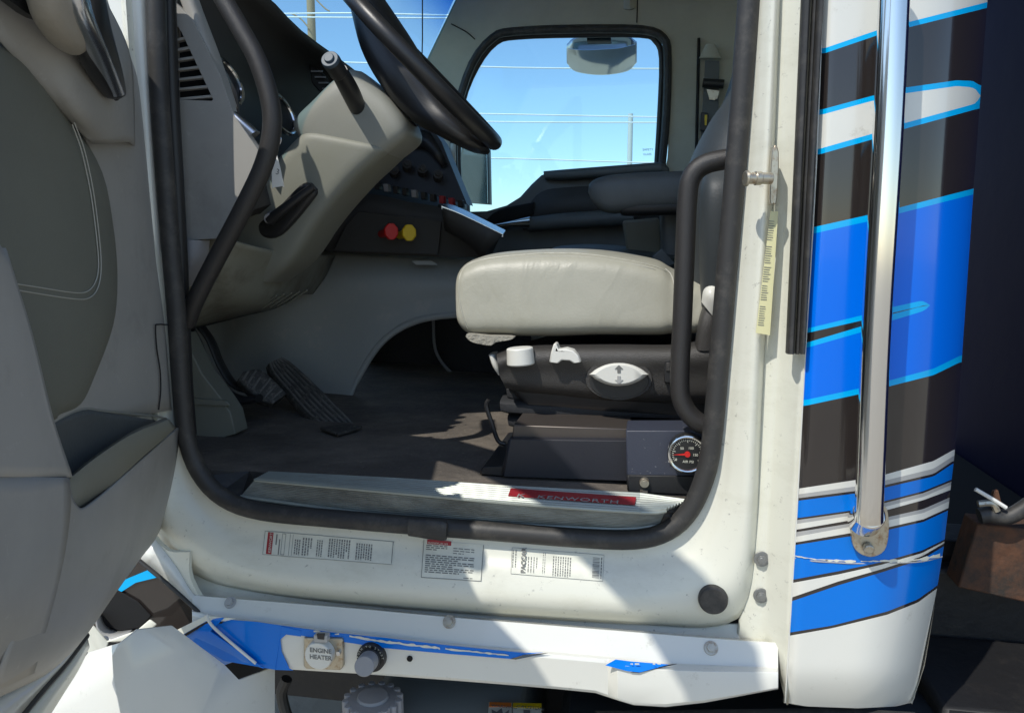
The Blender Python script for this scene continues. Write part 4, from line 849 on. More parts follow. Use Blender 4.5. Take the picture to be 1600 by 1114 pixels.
# dash body: profile swept along Y (brow edge = silhouette against windshield)
def dsec(Y, brow, face, low):
    b = P(*brow, Y); f = P(*face, Y); l = P(*low, Y)
    return [Vector((b.x-.62, Y, b.z-.16)), Vector((b.x-.25, Y, b.z-.015)), b+Vector((-.05, 0, .002)), b, b+Vector((.0, 0, -.02)), Vector((b.x-.07, Y, b.z-.05)), f, l, l+Vector((-.2, 0, -.02))]
dsh = MB().surf([dsec(.13, (240, -130), (250, 150), (330, 360)), dsec(.36, (400, -20), (340, 150), (420, 320)), dsec(.55, (468, 46), (400, 180), (470, 330)), dsec(.85, (545, 103), (500, 230), (520, 330)), dsec(1.2, (615, 160), (600, 240), (650, 330)), dsec(1.55, (668, 203), (680, 255), (720, 330)), dsec(1.93, (700, 232), (705, 270), (735, 335))], 4, 3)
dash = dsh.build('dashboard', 'dash', T, ang=60)
# gauges with chrome rings seen edge-on on the cluster face
def gauge(x, y, Y, r, nrm, parent):
    c = P(x, y, Y); n = Vector(nrm).normalized(); b = MB()
    N = 40; u = n.cross(Vector((0, 1, 0))).normalized(); w_ = n.cross(u)
    pts = [c+(u*math.cos(2*math.pi*k/N)+w_*math.sin(2*math.pi*k/N))*r for k in range(N+1)]
    o = b.tube(pts, .006, 1, 10, cap=False).build('gauge', 'chrome', parent)
    MB().cyl(c-n*.01, c-n*.003, r).build('gauge_face', 'gaugebg', parent); return o
for q in ((352, 126, .30, .052), (440, 178, .50, .050)): gauge(*q, (.93, -.10, .34), dash)
MB().surf([PL([(320, 80), (345, 95), (372, 145)], .28), PL([(322, 150), (350, 175), (380, 215)], .30)], 3, 2).build('cluster_panel', 'black', dash, solid=-.004)
MB().plate(PL([(482, 100), (500, 112), (522, 142), (506, 152), (486, 130)], .70), (0, .03, 0)).build('dash_vent', 'black', dash, bevel=.004)
for k in range(4): MB().tube([P(486+k*6, 112+k*9, .69), P(504+k*5, 112+k*9, .69)], .0022, 1, 6).build('vent_blade', 'grey', dash)
# center stack
cs = MB().surf([PL([(640, 196), (668, 196), (690, 222)], 1.02), PL([(600, 240), (650, 238), (706, 262)], 1.0), PL([(566, 282), (640, 296), (730, 320)], .97)], 4, 3, thick=(0, .08, 0)).build('center_stack', 'black', dash)
for x, y in ((632, 262), (656, 270), (612, 272), (680, 278), (602, 258)):
    c = P(x, y, .965); MB().cyl(c+Vector((0, .03, 0)), c+Vector((.012, -.012, .01)), .016, .014, 24).cyl(c+Vector((.012, -.012, .01)), c+Vector((.014, -.015, .012)), .010, .009, 20).build('climate_knob', 'trimblack', dash, bevel=.001)
for k in range(11):
    x = 574+k*14.5; y = 288+k*3.1; c = P(x, y, .93)
    b = MB().plate([c+Vector((-.007, 0, -.010)), c+Vector((.007, 0, -.010)), c+Vector((.007, -.006, .012)), c+Vector((-.007, -.006, .012))], (0, .03, 0))
    b.build('toggle_switch', 'grey' if k in (2, 5) else ('redprint' if k in (8, 9) else 'black'), dash, bevel=.002)
MB().surf([PL([(648, 208), (672, 206), (700, 258)], .995), PL([(640, 230), (664, 232), (690, 262)], .985)], 2, 1).build('screen', 'gaugebg', dash, solid=-.003)
# lower dash w/ valves
ld = MB().surf([PL([(545, 330), (575, 304), (640, 316), (700, 326), (756, 350), (775, 362)], .93), PL([(530, 345), (575, 328), (640, 338), (700, 350), (752, 366), (772, 368)], .90), PL([(498, 392), (560, 396), (640, 400), (700, 402), (745, 402), (756, 402)], .92)], 4, 3, thick=(0, .1, 0)).build('lower_dash', 'dash', dash)
MB().surf([[P(684, 319, .80), P(712, 322, .84), P(790, 360, .90)], [P(690, 322, .76), P(720, 334, .78), P(786, 366, .80)]], 3, 1, thick=(0, .0, -.008)).build('dash_tray', 'bluechrome', dash)
MB().surf([PL([(690, 324), (722, 336), (786, 367)], .762), PL([(696, 360), (730, 380), (752, 402)], .80)], 3, 2).build('tray_side', 'dash', dash, solid=-.003)
poly([(540, 352, .888), (560, 330, .888), (690, 345, .888), (684, 398, .888), (520, 392, .888)], 'dash', 'valve_panel', dash, .01)
for (x, y, mm, nm) in ((608, 362, 'red', 'red_valve_knob'), (636, 364, 'yellow', 'yellow_valve_knob')):
    a = P(x-12, y+4, .885); b = P(x+3, y, .80)
    MB().cyl(a, a+(b-a)*.85, .011, .013, 20).build('valve_stem', mm, dash)
    d = (b-a).normalized(); n8 = 8; c = b-d*.006; u = d.cross(Vector((0, 0, 1))).normalized(); w_ = d.cross(u)
    MB().plate([c+(u*math.cos(2*math.pi*(k+.5)/n8)+w_*math.sin(2*math.pi*(k+.5)/n8)*1.15)*.0215 for k in range(n8)], d*.012).build(nm, mm, dash, bevel=.003)
# grab bar beyond centre (far side, grey)
MB().tube([P(x, y, 1.75) for x, y in [(662, 205), (676, 225), (700, 255), (722, 300), (730, 345)]], .016, 5, 12).build('passenger_grab_bar', 'grey', T)

# knee panel under dash
MB().surf([[P(286, 372, .20), P(320, 372, .20), P(350, 372, .20), P(400, 385, .28), P(460, 396, .55), P(522, 399, .93)],
           [P(288, 440, .22), P(330, 430, .24), P(360, 425, .26), P(420, 425, .42), P(470, 425, .66), P(508, 430, .93)],
           [P(292, 500, .30), P(330, 480, .34), P(370, 475, .38), P(420, 470, .50), P(470, 452, .74), P(494, 450, .93)],
           [P(296, 512, .50), P(330, 505, .55), P(380, 492, .62), P(430, 480, .72), P(468, 460, .86), P(488, 458, .94)]], 5, 5).build('knee_panel', 'knee', T, solid=-.004)
kr = MB()
for k in range(9):
    x = 350+k*12; y = 492-k*2; kr.tube([P(x, y, .52), P(x+16, y-10, .50), P(x+34, y-22, .48)], .0018, 1, 6)
kr.build('knee_ribs', 'knee', T)
MB().loft([(P(284, 374, .13), P(322, 376, .13), (0, .03, 0), 2.6), (P(287, 410, .13), P(318, 405, .13), (0, .03, 0), 2.6), (P(292, 448, .14), P(300, 440, .14), (0, .02, 0), 2.6)], 4).build('kick_duct', 'grey', T)
# tunnel / centre wall
MB().surf([
  [P(290, 486, 1.10), P(340, 474, 1.10), P(392, 434, 1.08), P(440, 394, 1.06), P(520, 392, 1.06), P(600, 396, 1.05), P(700, 401, 1.04), P(800, 406, 1.04)],
  [P(300, 560, 1.0), P(345, 545, 1.05), P(390, 500, 1.0), P(440, 470, .97), P(520, 445, .97), P(600, 440, .95), P(700, 440, .95), P(800, 440, .95)],
  [P(310, 620, .95), P(350, 600, 1.0), P(388, 570, 1.0), P(440, 540, .96), P(520, 510, .97), P(595, 490, .95), P(690, 468, .95), P(800, 460, .95)],
  [P(320, 660, .9), P(370, 645, .98), P(400, 630, .98), P(450, 615, .96), P(530, 565, .95), P(590, 525, .94), P(660, 494, .94), P(800, 480, .94)],
  [P(330, 690, .85), P(380, 670, .95), P(430, 668, .95), P(490, 665, .95), P(540, 640, .92), P(572, 575, .93), P(640, 502, .93), P(800, 488, .93)]], 4, 4).build('tunnel_cover', 'tunnel', T, solid=-.006, ang=60)
MB().tube([P(x, y, .93) for x, y in [(538, 644), (545, 620), (560, 590), (580, 556), (604, 528), (640, 506), (690, 494), (800, 488)]], .010, 4, 10).build('tunnel_lip', 'tunnel', T)
MB().plate(PL([(643, 408), (675, 408), (684, 414), (650, 414)], .94), (0, .004, 0)) .build('tunnel_light_patch', 'tunnel', T, smooth=False)  # thin plate added to stand in for a patch of light on the tunnel
# passenger footwell dark back
MB().surf([PL([(560, 470), (700, 470), (830, 470)], 1.6), PL([(560, 660), (700, 660), (830, 660)], 1.6)], 2, 2).build('footwell_carpet', 'carpet', T, solid=-.01)
MB().surf([PL([(676, 480), (684, 540), (700, 575), (730, 592)], 1.45), PL([(800, 470), (800, 520), (800, 560), (820, 590)], 1.4)], 4, 3).build('passenger_seat_base', 'carpet', T, solid=-.01)
MB().tube([P(x, y, 1.42) for x, y in [(677, 500), (680, 545), (695, 572), (715, 590), (722, 591)]], .006, 4, 8).build('carpet_edge', 'grey', T)
MB().tube([P(x, y, 1.35) for x, y in [(722, 589), (790, 593)]], .005, 1, 8).build('seat_rail', 'alu', T)
# toe board / kick panel at left
MB().plate(PL([(284, 520), (296, 545), (316, 585), (345, 622), (360, 645), (368, 678), (298, 697), (288, 660)], .36), (0, .06, 0)).build('kick_panel', 'olive_dark', T, bevel=.008)
MB().plate(PL([(300, 622), (352, 626), (360, 634), (298, 632)], .352), (0, .01, 0)).build('kick_ledge', 'olive_dark', T, bevel=.002)
MB().surf([[P(355, 600, .85), P(420, 615, .9), P(470, 640, .92)], [P(360, 665, .72), P(430, 668, .8), P(500, 662, .88)]], 3, 3).build('toe_board', 'tunnel', T, solid=-.006)
# pedals
MB().tube([P(x, y, .50) for x, y in [(288, 500), (305, 532), (325, 575), (352, 612), (380, 625), (405, 622)]], .021, 5, 12, flat=.5).build('clutch_arm', 'black', T)
MB().tube([P(x, y, .56) for x, y in [(305, 500), (328, 530), (345, 570), (365, 600), (392, 612)]], .017, 5, 12, flat=.5).build('brake_arm', 'black', T)
MB().tube([P(x, y, .46) for x, y in [(300, 530), (318, 565), (345, 605), (368, 624)]], .004, 5, 8).build('arm_edge', 'grey', T)
def pedal(secs, e, name, ribs, along):
    o = MB().loft([(P(*a), P(*b), wv, e) for a, b, wv in secs], 3, 28); 
    o = o.build(name, 'pedal', T, ang=50)
    rb_o = MB()
    for k in range(ribs):
        t = (k+.7)/(ribs+.4)
        if along:
            pts = []
            for a, b, wv in secs:
                A_, B_2 = P(*a), P(*b); pts.append(A_+(B_2-A_)*t-Vector(wv)*.98)
            rb_o.tube(pts, .0028, 2, 6)
        else:
            i = t*(len(secs)-1); j = min(int(i), len(secs)-2); f = i-j
            A_ = P(*secs[j][0]).lerp(P(*secs[j+1][0]), f); B_2 = P(*secs[j][1]).lerp(P(*secs[j+1][1]), f); wv = Vector(secs[j][2])
            rb_o.tube([A_.lerp(B_2, .08)-wv*.98, A_.lerp(B_2, .92)-wv*.98], .003, 1, 6)
    rb_o.build('pedal_rib', 'pedalrib', o); return o
_w = (-.012, .012, -.010)
pedal([((378, 584, .55), (370, 596, .52), _w), ((404, 580, .58), (384, 612, .53), _w), ((428, 598, .58), (402, 628, .53), _w), ((446, 618, .58), (424, 634, .54), _w)], 5, 'brake_pedal', 6, False)
pedal([((438, 562, .70), (417, 572, .68), _w), ((452, 568, .70), (422, 588, .67), _w), ((480, 593, .66), (445, 616, .64), _w), ((518, 630, .61), (476, 652, .59), _w), ((556, 668, .565), (512, 680, .555), _w)], 5, 'accelerator_pedal', 6, True)
MB().plate([PZ(500, 672, 1.205), PZ(545, 666, 1.205), PZ(566, 670, 1.205), PZ(528, 682, 1.205)], (0, 0, .008)).build('pedal_hinge_plate', 'pedal', T, bevel=.002)

# steering column
col_secs = [
 (P(372, 432, .46), P(440, 440, .46), (0, .06, 0), 5.0),
 (P(376, 402, .46), P(478, 408, .46), (0, .080, 0), 6.5),
 (P(390, 348, .46), P(515, 354, .46), (0, .088, 0), 6.5),
 (P(418, 305, .46), P(540, 322, .46), (0, .090, 0), 6.5),
 (P(446, 264, .46), P(575, 284, .46), (0, .092, 0), 6.0),
 (P(475, 230, .46), P(608, 254, .46), (0, .092, 0), 5.5),
 (P(490, 214, .46), P(622, 240, .46), (0, .088, 0), 5.0),
 (P(498, 208, .46), P(620, 232, .46), (0, .07, 0), 3.0)]
colm = MB().loft(col_secs, 5, 40).build('steering_column', 'olive', T)
MB().loft([(P(484, 222, .46), P(596, 258, .46), (0, .080, 0), 5.5), (P(476, 196, .46), P(625, 240, .46), (0, .084, 0), 6.0), (P(508, 162, .46), P(648, 218, .46), (0, .086, 0), 6.0), (P(534, 134, .46), P(645, 195, .46), (0, .082, 0), 5.0), (P(553, 116, .46), P(630, 172, .46), (0, .070, 0), 4.0), (P(568, 114, .46), P(612, 150, .46), (0, .045, 0), 2.6)], 5, 40).build('column_shroud', 'olive_light', colm)
# stalk
a, b = P(560, 170, .37), P(517, 92, .24)
MB().tube([P(563, 178, .40), P(548, 145, .34), P(530, 112, .28)], lambda t: .0175+.003*math.sin(t*3), 4, 18).build('turn_stalk', 'wheel', colm)
MB().cyl(P(530, 116, .282), P(517, 95, .245), .0185, .0195).build('stalk_collar', 'black', colm, bevel=.002)
cc = P(516, 94, .24); dd = (P(516, 94, .24)-P(530, 116, .282)).normalized()
MB().cyl(cc-dd*.004, cc+dd*.004, .0195, .018).cyl(cc+dd*.004, cc+dd*.009, .011, .010).build('stalk_cap', 'stalkcap', colm, bevel=.001)
# tilt lever in its recess
MB().loft([(P(394, 352, .385), P(402, 372, .385), (0, .006, 0), 2.4), (P(425, 335, .372), P(440, 368, .372), (0, .012, 0), 2.6), (P(470, 290, .365), P(490, 312, .365), (0, .012, 0), 2.6), (P(488, 286, .37), P(497, 296, .37), (0, .006, 0), 2.2)], 5).build('lever_recess', 'black', colm)
MB().cyl(P(426, 338, .37), P(420, 342, .335), .0125, .0115, 24).build('lever_plug', 'grey', colm, bevel=.001)
MB().tube([P(421, 345, .345), P(450, 322, .338), P(490, 292, .345)], lambda t: .013-.004*t, 4, 14).build('tilt_lever', 'black', colm)

# steering wheel
WC = P(660, 106, .47); R_ = .232
wn = Vector((.70, -.06, .64)); _v = (WC-CAM).normalized(); wn = wn-_v*wn.dot(_v); wn = (wn.normalized()-_v*.025).normalized(); wu = wn.cross(Vector((0, 1, 0))).normalized(); ww = wn.cross(wu).normalized()
rim = [WC+(wu*math.cos(2*math.pi*k/64)+ww*math.sin(2*math.pi*k/64))*R_ for k in range(65)]
swm = MB().tube(rim, .0185, 1, 18, cap=False).build('steering_wheel', 'wheel', T)
hubc = WC-wn*.045
MB().loft([(P(560, -60, .47), P(520, -50, .47), (0, .03, 0), 2.6), (P(598, -4, .47), P(548, 4, .47), (0, .05, 0), 2.8), (P(634, 50, .47), P(572, 84, .47), (0, .075, 0), 3), (P(668, 106, .47), P(606, 144, .47), (0, .09, 0), 3), (P(700, 152, .47), P(646, 190, .47), (0, .09, 0), 3), (P(728, 188, .47), P(688, 214, .47), (0, .10, 0), 3), (P(752, 218, .47), P(728, 234, .47), (0, .09, 0), 2.8), (P(762, 232, .47), P(752, 240, .47), (0, .05, 0), 2.4)], 5, 32).build('wheel_hub', 'wheel', swm, ang=70)
MB().loft([(P(600, 150, .47), P(650, 196, .47), (0, .05, 0), 2.6), (P(585, 165, .47), P(632, 208, .47), (0, .045, 0), 2.6)], 2, 24).build('wheel_boss', 'black', swm)

# interior grab bar (curved, left) & lower right B-pillar bar
gb = MB().tube([P(x, y, yy) for x, y, yy in [(318, -60, .05), (345, -8, .05), (378, 50, .05), (402, 95, .05), (420, 150, .05), (425, 200, .05), (412, 258, .05), (378, 330, .05), (338, 405, .055), (305, 470, .06), (292, 505, .07)]], .0172, 5, 18).build('front_grab_bar', 'tube', T)
rb3 = MB().tube([P(x, y, yy) for x, y, yy in [(1160, 247, .08), (1130, 250, .08), (1100, 258, .08), (1081, 276, .08), (1074, 310, .08), (1070, 400, .08), (1066, 500, .08), (1062, 590, .08), (1066, 628, .08), (1084, 654, .08), (1110, 668, .08)]], .0172, 5, 18).build('rear_grab_bar', 'tube', T)

# key tag hanging from ignition
kt = MB().plate(PL(cr([(425, 236), (431, 236), (443, 288), (441, 291), (427, 293), (425, 290)], 2, True), .17), (0, .0012, 0)).build('key_tag', 'tag', smooth=False)
top(kt, 'white paper tag hanging from the ignition key behind the curved black grab bar', 'key tag')
text('3', P(430, 272, .1695), (1, 0, -.3), (.2, 0, 1), .016, 'print', 'tag_writing', kt)
kr_ = [P(432, 218, .17)+Vector((math.cos(a*.6283)*.010, 0, math.sin(a*.6283)*.013)) for a in range(11)]
MB().tube(kr_, .0010, 2, 6).build('key_ring', 'bluechrome', kt)

# ================================================================== DRIVER SEAT
Y0, Y1 = .26, .78; yc = (Y0+Y1)/2; hw = (Y1-Y0)/2
base_s = MB().loft([(P(783, 690, .30), P(788, 748, .30), (0, .02, 0), 5), (P(792, 684, .52), P(792, 752, .52), (0, .22, 0), 6), (P(1120, 690, .52), P(1120, 770, .52), (0, .22, 0), 6)], 1, 40)
# plain base block
YB = PZ(880, 751, 1.203).y; YG = PZ(1030, 770, 1.203).y; print('YB', YB, YG)
seat = MB().plate([P(793, 686, YB), P(1130, 690, YB), P(1130, 757, YB), P(782, 745, YB)], (0, .50, 0)).build('driver_seat', mat('seat_base', (.020, .021, .028), .45, bump=(300, .3, .0006)), T, bevel=.006)
seat['label'] = 'pale leather driver seat on a black pedestal'
MB().plate([P(752, 730, YB+.01), P(800, 728, YB+.01), P(800, 746, YB+.01), P(748, 741, YB+.01)], (0, .3, 0)).build('floor_rail', 'black', seat, bevel=.004)
MB().plate([P(802, 664, YB+.02), P(985, 670, YB+.02), P(985, 687, YB+.02), P(800, 685, YB+.02)], (0, .42, 0)).build('slide_plate', mat('slide_metal', (.10, .085, .075), .4, .5), seat, bevel=.002)
# bellows
def ring(x0, x1, yt, yb, y_0=.30, e=4):
    return (P((x0), yt, .52), P(x0, yb, .52))
bl = MB()
for (xa, ya0, ya1, xb, yb0, yb1, Yf) in ((778, 598, 632, 1115, 622, 646, .29), (768, 622, 652, 1115, 640, 664, .275), (780, 645, 674, 1115, 655, 684, .29)):
    A0, A1, B0, B1 = P(xa, ya0, Yf), P(xa+4, ya1, Yf), P(xb, yb0, Yf), P(xb, yb1, Yf); W = Vector((0, .23, 0)); O = Vector((0, .23, 0))
    bl.loft([(A0+O+Vector((.02, 0, -.01)), A1+O+Vector((.02, 0, .01)), W*.8, 3), (A0+O+Vector((.03, 0, 0)), A1+O+Vector((.03, 0, 0)), W, 4), ((A0+B0)/2+O, (A1+B1)/2+O, W, 4), (B0+O, B1+O, W, 4)], 4, 40)
bl.build('suspension_bellows', 'fabric', seat)
MB().tube([P(x, y, .28) for x, y in [(790, 694), (778, 688), (768, 660), (760, 634), (764, 624)]], .005, 4, 8).build('slide_handle', 'black', seat)
# side trim
str_px_t = [(776, 552), (800, 545), (850, 541), (960, 540), (1060, 540), (1120, 528)]
str_px_m = [(780, 585), (800, 580), (850, 582), (960, 584), (1060, 586), (1120, 586)]
str_px_b = [(790, 606), (815, 612), (860, 616), (960, 626), (1060, 630), (1120, 630)]
rows = [PL(str_px_t, .275), PL([(x, y+6) for x, y in str_px_t], .235), PL([(a[0]*.5+b[0]*.5, a[1]*.5+b[1]*.5) for a, b in zip(str_px_t, str_px_m)], .222),
        PL(str_px_m, .232), PL([(a[0]*.3+b[0]*.7, a[1]*.3+b[1]*.7) for a, b in zip(str_px_m, str_px_b)], .238), PL(str_px_b, .262)]
sidet = MB().surf(rows, 5, 4, thick=(0, .03, 0)).build('side_trim', 'trimblack', seat, ang=50)
MB().loft([(P(786, 546, .30), P(792, 600, .30), (0, .03, 0), 3), (P(850, 533, .52), P(850, 618, .52), (0, .25, 0), 5), (P(1120, 530, .52), P(1120, 640, .52), (0, .25, 0), 5)], 1, 36).build('seat_pan', 'black', seat)
MB().loft([(P(1085, 545, .25), P(1118, 545, .25), (0, .03, 0), 3), (P(1092, 500, .25), P(1118, 500, .25), (0, .03, 0), 3), (P(1102, 470, .27), P(1125, 470, .27), (0, .03, 0), 3)], 4).build('recliner_cover', 'trimblack', seat)
MB().loft([(P(1096, 472, .24), P(1118, 500, .24), (0, .02, 0), 2.5), (P(1100, 452, .24), P(1125, 470, .24), (0, .03, 0), 2.5), (P(1112, 440, .25), P(1130, 446, .25), (0, .02, 0), 2.5)], 4).build('recline_lever', 'knob', seat)
# controls
MB().cyl(P(814, 570, .222), P(812, 543, .222), .0285, .0268, 48).build('front_knob', 'knob', seat, bevel=.003)
MB().loft([(P(766, 552, .30), P(776, 552, .30), (0, .03, 0), 3), (P(772, 570, .30), P(784, 570, .30), (0, .03, 0), 3), (P(780, 584, .30), P(786, 584, .30), (0, .02, 0), 3)], 3).build('front_tab', 'knob', seat)
kb = MB().plate([P(x, y, .205) for x, y in [(858, 566), (861, 550), (865, 537), (869, 537), (873, 547), (884, 545), (895, 548), (903, 555), (908, 566), (896, 568), (890, 564), (878, 563), (872, 568)]], (0, .035, 0))
kb.build('tilt_switch', 'knob', seat, bevel=.003)
ov = lambda cx, cy, rx, ry, Y, n=48, e=2: [P(cx+rx*math.copysign(abs(math.cos(2*math.pi*k/n))**(2/e), math.cos(2*math.pi*k/n)), cy+.0*0+ry*math.copysign(abs(math.sin(2*math.pi*k/n))**(2/e), math.sin(2*math.pi*k/n)), Y) for k in range(n)]
MB().plate(ov(967, 593, 52, 32, .226), (0, .02, 0)).build('switch_recess', 'trimblack', seat, bevel=.006)
MB().plate(ov(967, 596, 46, 26, .2225), (0, .01, 0)).build('recess_face', 'black', seat, bevel=.002)
b = MB(); n = 40
for (Yc_, sc) in ((.226, .96), (.205, 1.0), (.196, .97), (.190, .85)):
    pass
lv = []
for Yc_, sc in ((.226, .96), (.206, 1.0), (.197, .95), (.192, .80)):
    ring_ = []
    for k in range(n):
        a = 2*math.pi*k/n; x = math.cos(a); y = math.sin(a); r = 1
        lens = (1-abs(x)**2.2)
        ring_.append(P(967+47*x*sc, 585+(-17.5 if y > 0 else 18)*-1*(-1 if y > 0 else 1)*0 + (-18*lens if y > 0 else 18*lens)*sc*min(1, abs(y)*1.2+.3), Yc_))
    lv.append(ring_)
vv = [p for r in lv for p in r]; fc = [(i*n+k, i*n+(k+1) % n, (i+1)*n+(k+1) % n, (i+1)*n+k) for i in range(3) for k in range(n)]+[tuple(3*n+k for k in range(n))]
mkobj('lift_switch', vv, fc, 'knob', seat, ang=40)
for s_, mm in ((-1, 'print'), (1, 'greystripe')):
    cy = 585+s_*6.5
    MB().plate([P(967, cy+s_*8, .1905), P(973.5, cy+s_*2, .1905), P(969.5, cy+s_*2, .1905), P(969.5, cy-s_*4, .1905), P(964.5, cy-s_*4, .1905), P(964.5, cy+s_*2, .1905), P(960.5, cy+s_*2, .1905)], (0, .001, 0)).build('arrow_mark', mm, seat, smooth=False)
MB().plate(PL([(1038, 562), (1050, 561), (1050, 600), (1038, 599)], .222), (0, .02, 0)).build('small_switch', 'black', seat, bevel=.003)
MB().plate(PL([(1041, 567), (1047, 567), (1047, 580), (1041, 580)], .219), (0, .004, 0)).build('small_switch_key', 'trimblack', seat, bevel=.001)
# cushion: rings in planes across X
def csec(x, yt, yb, e=3.0, hwf=1.0, dz=0):
    return (P(x, yt, Y0+.03)+Vector((0, hw, 0)), P(x, yb, Y0+.0)+Vector((0, hw, 0)), Vector((0, hw*hwf, 0)), e)
cu = MB().loft([csec(712, 440, 486, 2.6, .80), csec(710, 424, 508, 4.0, .94), csec(715, 413, 522, 5.0, .98), csec(732, 404, 530, 6, .998), csec(770, 394, 531, 6, 1.0), csec(850, 389, 532, 6, 1.0), csec(920, 391, 531, 6, 1.0), csec(985, 400, 531, 6, 1.0), csec(1030, 410, 532, 5.6, .995), csec(1052, 422, 531, 4.6, .975), csec(1075, 432, 531, 4.6, .97), csec(1118, 438, 526, 4, .95)], 5, 72)
cu = cu.build('seat_cushion', 'leather', seat, ang=80)
mdp = cu.modifiers.new('w', 'DISPLACE'); tx = bpy.data.textures.new('leather_soft', 'CLOUDS'); tx.noise_scale = .16; mdp.texture = tx; mdp.strength = .006; mdp.mid_level = .5; mdp.texture_coords = 'GLOBAL'
sbs = cu.modifiers.new('ss', 'SUBSURF'); sbs.levels = 1; sbs.render_levels = 1
# piping along top and front edge
def ontube(pts, r_, name, m, off=.0):
    q = [onto(cu, x, y, off) for x, y in cr(pts, 4)]; q = [p for p in q if p is not None]
    return MB().tube(q, r_, 1, 8).build(name, m, cu)
ontube([(733, 520), (722, 490), (717, 455), (720, 428), (733, 413), (760, 405), (800, 400), (860, 396), (920, 398), (980, 407), (1024, 417), (1040, 424)], .0020, 'piping', 'leather', .0)
ontube([(760, 409), (800, 404), (860, 400), (920, 402), (980, 411), (1024, 421)], .0008, 'stitching', 'thread', .0)
ontube([(1040, 420), (1050, 432), (1055, 460), (1054, 500), (1050, 526)], .0012, 'side_seam', 'thread', .0)
tn = [(729, 522), (760, 525), (796, 526), (802, 529), (792, 532), (774, 535), (767, 540), (752, 538), (739, 535), (731, 530)]
MB().plate([P(x, y, Y0-.006) for x, y in cr(tn, 2, True)], (0, .03, 0)).build('torn_foam', mat('foam', (.32, .30, .25), .95, bump=(120, 1.0, .006)), cu, bevel=.004)
# backrest
bk = MB().loft([(P(1052, 470, .52), P(1200, 480, .52), (0, .2, 0), 3), (P(1062, 400, .52), P(1210, 410, .52), (0, .24, 0), 3.2), (P(1060, 330, .50), P(1215, 330, .50), (0, .25, 0), 3.2), (P(1075, 260, .50), P(1225, 260, .5), (0, .25, 0), 3.2), (P(1104, 200, .50), P(1235, 190, .5), (0, .23, 0), 3), (P(1130, 160, .50), P(1240, 120, .5), (0, .18, 0), 2.8), (P(1150, 100, .50), P(1240, 60, .5), (0, .12, 0), 2.6)], 5, 40).build('backrest', 'dleather2', seat, ang=80)
MB().loft([(P(1096, 478, .28), P(1150, 478, .28), (0, .05, 0), 3), (P(1092, 380, .27), P(1150, 380, .27), (0, .06, 0), 3), (P(1094, 300, .27), P(1150, 300, .27), (0, .06, 0), 3), (P(1102, 268, .29), P(1150, 262, .29), (0, .04, 0), 3)], 5).build('backrest_bolster', 'dleather2', seat, ang=80)
# armrest (far/inboard side), folded down
MB().loft([(P(919, 300, .86), P(921, 306, .86), (0, .012, 0), 2.2), (P(924, 285, .86), P(930, 322, .86), (0, .035, 0), 2.6), (P(950, 275, .86), P(956, 334, .86), (0, .045, 0), 3), (P(1010, 270, .86), P(1014, 328, .86), (0, .045, 0), 3), (P(1120, 266, .86), P(1120, 325, .86), (0, .045, 0), 3)], 5).build('armrest', 'dleather', seat, ang=80)
MB().loft([(P(968, 326, .86), P(970, 334, .86), (0, .02, 0), 2.4), (P(978, 312, .86), P(980, 338, .86), (0, .035, 0), 3), (P(1060, 310, .86), P(1060, 336, .86), (0, .035, 0), 3)], 4).build('armrest_bracket', 'black', seat)
# things between the seats: passenger seat cushion, console side
ps = MB().loft([(P(858, 396, 1.25), P(860, 420, 1.25), (0, .15, 0), 3), (P(880, 384, 1.25), P(880, 460, 1.25), (0, .22, 0), 3), (P(960, 383, 1.25), P(960, 470, 1.25), (0, .24, 0), 3), (P(1100, 400, 1.25), P(1100, 480, 1.25), (0, .24, 0), 3)], 4, 36).build('passenger_seat', 'dleather', T, ang=80)
MB().loft([(P(1030, 320, 1.0), P(1062, 320, 1.0), (0, .06, 0), 4), (P(1032, 400, 1.0), P(1075, 400, 1.0), (0, .06, 0), 4)], 1).build('backrest_side', 'dleather', ps, bevel=.004)
MB().plate(PL([(972, 345), (1030, 340), (1036, 420), (1020, 430), (980, 400)], 1.1), (0, .05, 0)).build('seat_side', 'olive_dark', ps, bevel=.008)
MB().plate(PL([(1018, 402), (1034, 388), (1056, 412), (1040, 420)], .84), (0, .03, 0)).build('belt_receiver', 'dleather', seat, bevel=.003)

# gauge box in front of seat base
gx = MB().plate([P(978, 673, YG+.006), P(1130, 673, YG+.006), P(1130, 745, YG+.006), P(979, 742, YG+.006)], (0, .09, 0)).build('gauge_box', 'navyplate', seat, bevel=.002)
MB().plate([P(979, 742.5, YG), P(1130, 745, YG), P(1130, 775, YG), P(980, 768, YG)], (0, .08, 0)).build('box_flange', 'black', seat, bevel=.003)
c = P(1007, 753, YG); MB().cyl(c, c+Vector((0, -.008, 0)), .0095, .0085, 24).cyl(c+Vector((0, -.008, 0)), c+Vector((0, -.0085, 0)), .005, .005, 6).build('bolt', 'oldmetal', seat, bevel=.001)
MB().plate([P(1000, 766, YG-.004), P(1012, 767, YG-.004), P(1012, 772, YG-.004), P(1000, 771, YG-.004)], (0, .01, 0)).build('bracket_tab', 'oldmetal', seat, smooth=False)
c = P(1074, 709, YG-.025); yv = Vector((0, -1, 0))
MB().cyl(c-yv*.03, c, .033, .033, 48).build('air_gauge', 'black', seat, bevel=.001)
N = 48; pts = [c+yv*.002+Vector((math.cos(2*math.pi*k/N)*.032, 0, math.sin(2*math.pi*k/N)*.032)) for k in range(N+1)]
MB().tube(pts, .0032, 1, 10, cap=False).build('gauge_bezel', 'chrome', seat)
MB().tube([P(1049+(-4 if k else 0), 690+k*8, YG) for k in range(5)], .0012, 3, 6).build('gauge_wire', 'greystripe', seat)
MB().cyl(c, c+yv*.001, .0295, .0295, 40).build('gauge_dial', 'gaugebg', seat)
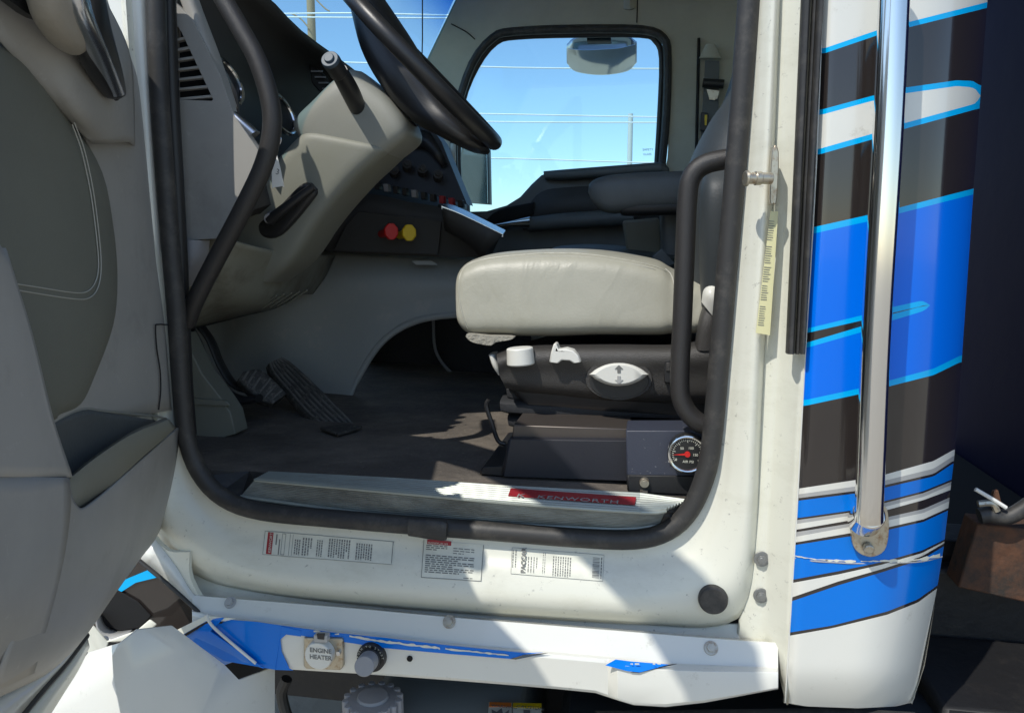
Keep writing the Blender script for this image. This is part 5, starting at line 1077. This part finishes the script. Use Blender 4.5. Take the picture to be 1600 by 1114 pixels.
tk_ = MB()
for k in range(31):
    a = math.radians(210-k*8); r0, r1 = (.021, .027) if k % 5 == 0 else (.024, .027); d_ = Vector((math.cos(a), 0, math.sin(a))); s_ = Vector((-math.sin(a), 0, math.cos(a)))*.0004
    o_ = c+yv*.0018; tk_.plate([o_+d_*r0-s_, o_+d_*r1-s_, o_+d_*r1+s_, o_+d_*r0+s_], yv*-.0004)
tk_.build('gauge_ticks', 'sticker', seat, smooth=False)
for s_, dx, dz in (('50', -.013, .008), ('100', .001, .009), ('150', .009, -.003), ('0', -.021, -.013), ('AIR PSI', -.008, -.016)):
    text(s_, c+yv*.002+Vector((dx, 0, dz)), (1, 0, 0), (0, 0, 1), .0065, 'sticker', 'gauge_numeral', seat)
o_ = c+yv*.004; e_ = Vector((-.0255, 0, -.002)); s_ = Vector((.0002, 0, .0022))
MB().plate([o_+e_, o_+s_, o_-s_], yv*-.001).cyl(o_-yv*.002, o_+yv*.002, .0052, .0048, 24).build('gauge_needle', 'red', seat, smooth=False)

# ================================================================== OUTSIDE beyond the cab: poles and wires
wp1 = MB().cyl((P(487, 50, 20).x, 20, 0), (P(487, 50, 20).x, 20, 12), .12, .11, 20).build('wooden_pole', 'wood')
top(wp1, 'wooden utility pole seen through the windshield', 'utility pole')
ppt = P(986, 150, 18)
wp2 = MB().cyl((ppt.x, 18, 0), (ppt.x, 18, 4.85), .07, .06, 20).build('pale_pole', 'pale')
top(wp2, 'slim pale metal pole seen through the passenger window', 'pole')
wires = [([(540, 98), (800, 106), (1100, 108)], 'upper power line crossing the passenger window'), ([(540, 175), (800, 179), (1100, 184)], 'power line of the middle pair, the higher one'),
         ([(540, 187), (800, 191), (1100, 192)], 'power line of the middle pair, the lower one'), ([(540, 244), (800, 248), (1100, 256)], 'lowest long power line crossing the passenger window'),
         ([(380, 22), (560, 21), (760, 25)], 'higher power line seen through the windshield'), ([(380, 27), (560, 28), (760, 29)], 'lower power line seen through the windshield')]
for pts, lb in wires:
    x0, y0 = pts[0]; x2, y2 = pts[-1]
    o = MB().tube([P(x, y, 14) for x, y in [(x0-400, y0-3)]+pts+[(x2+500, y2)]], .014, 4, 8).build('power_line', 'wire')
    top(o, lb, 'power line', group='power lines beyond the cab')
br_ = MB().tube([P(456, 22, 19.8), P(470, 30, 19.8), P(484, 46, 19.8)], .02, 3, 8).build('pole_brace', 'wood', wp1)
MB().tube([P(494, 0, 19.8), P(508, 14, 19.8), P(515, 18, 19.8)], .02, 3, 8).build('pole_brace', 'wood', wp1)
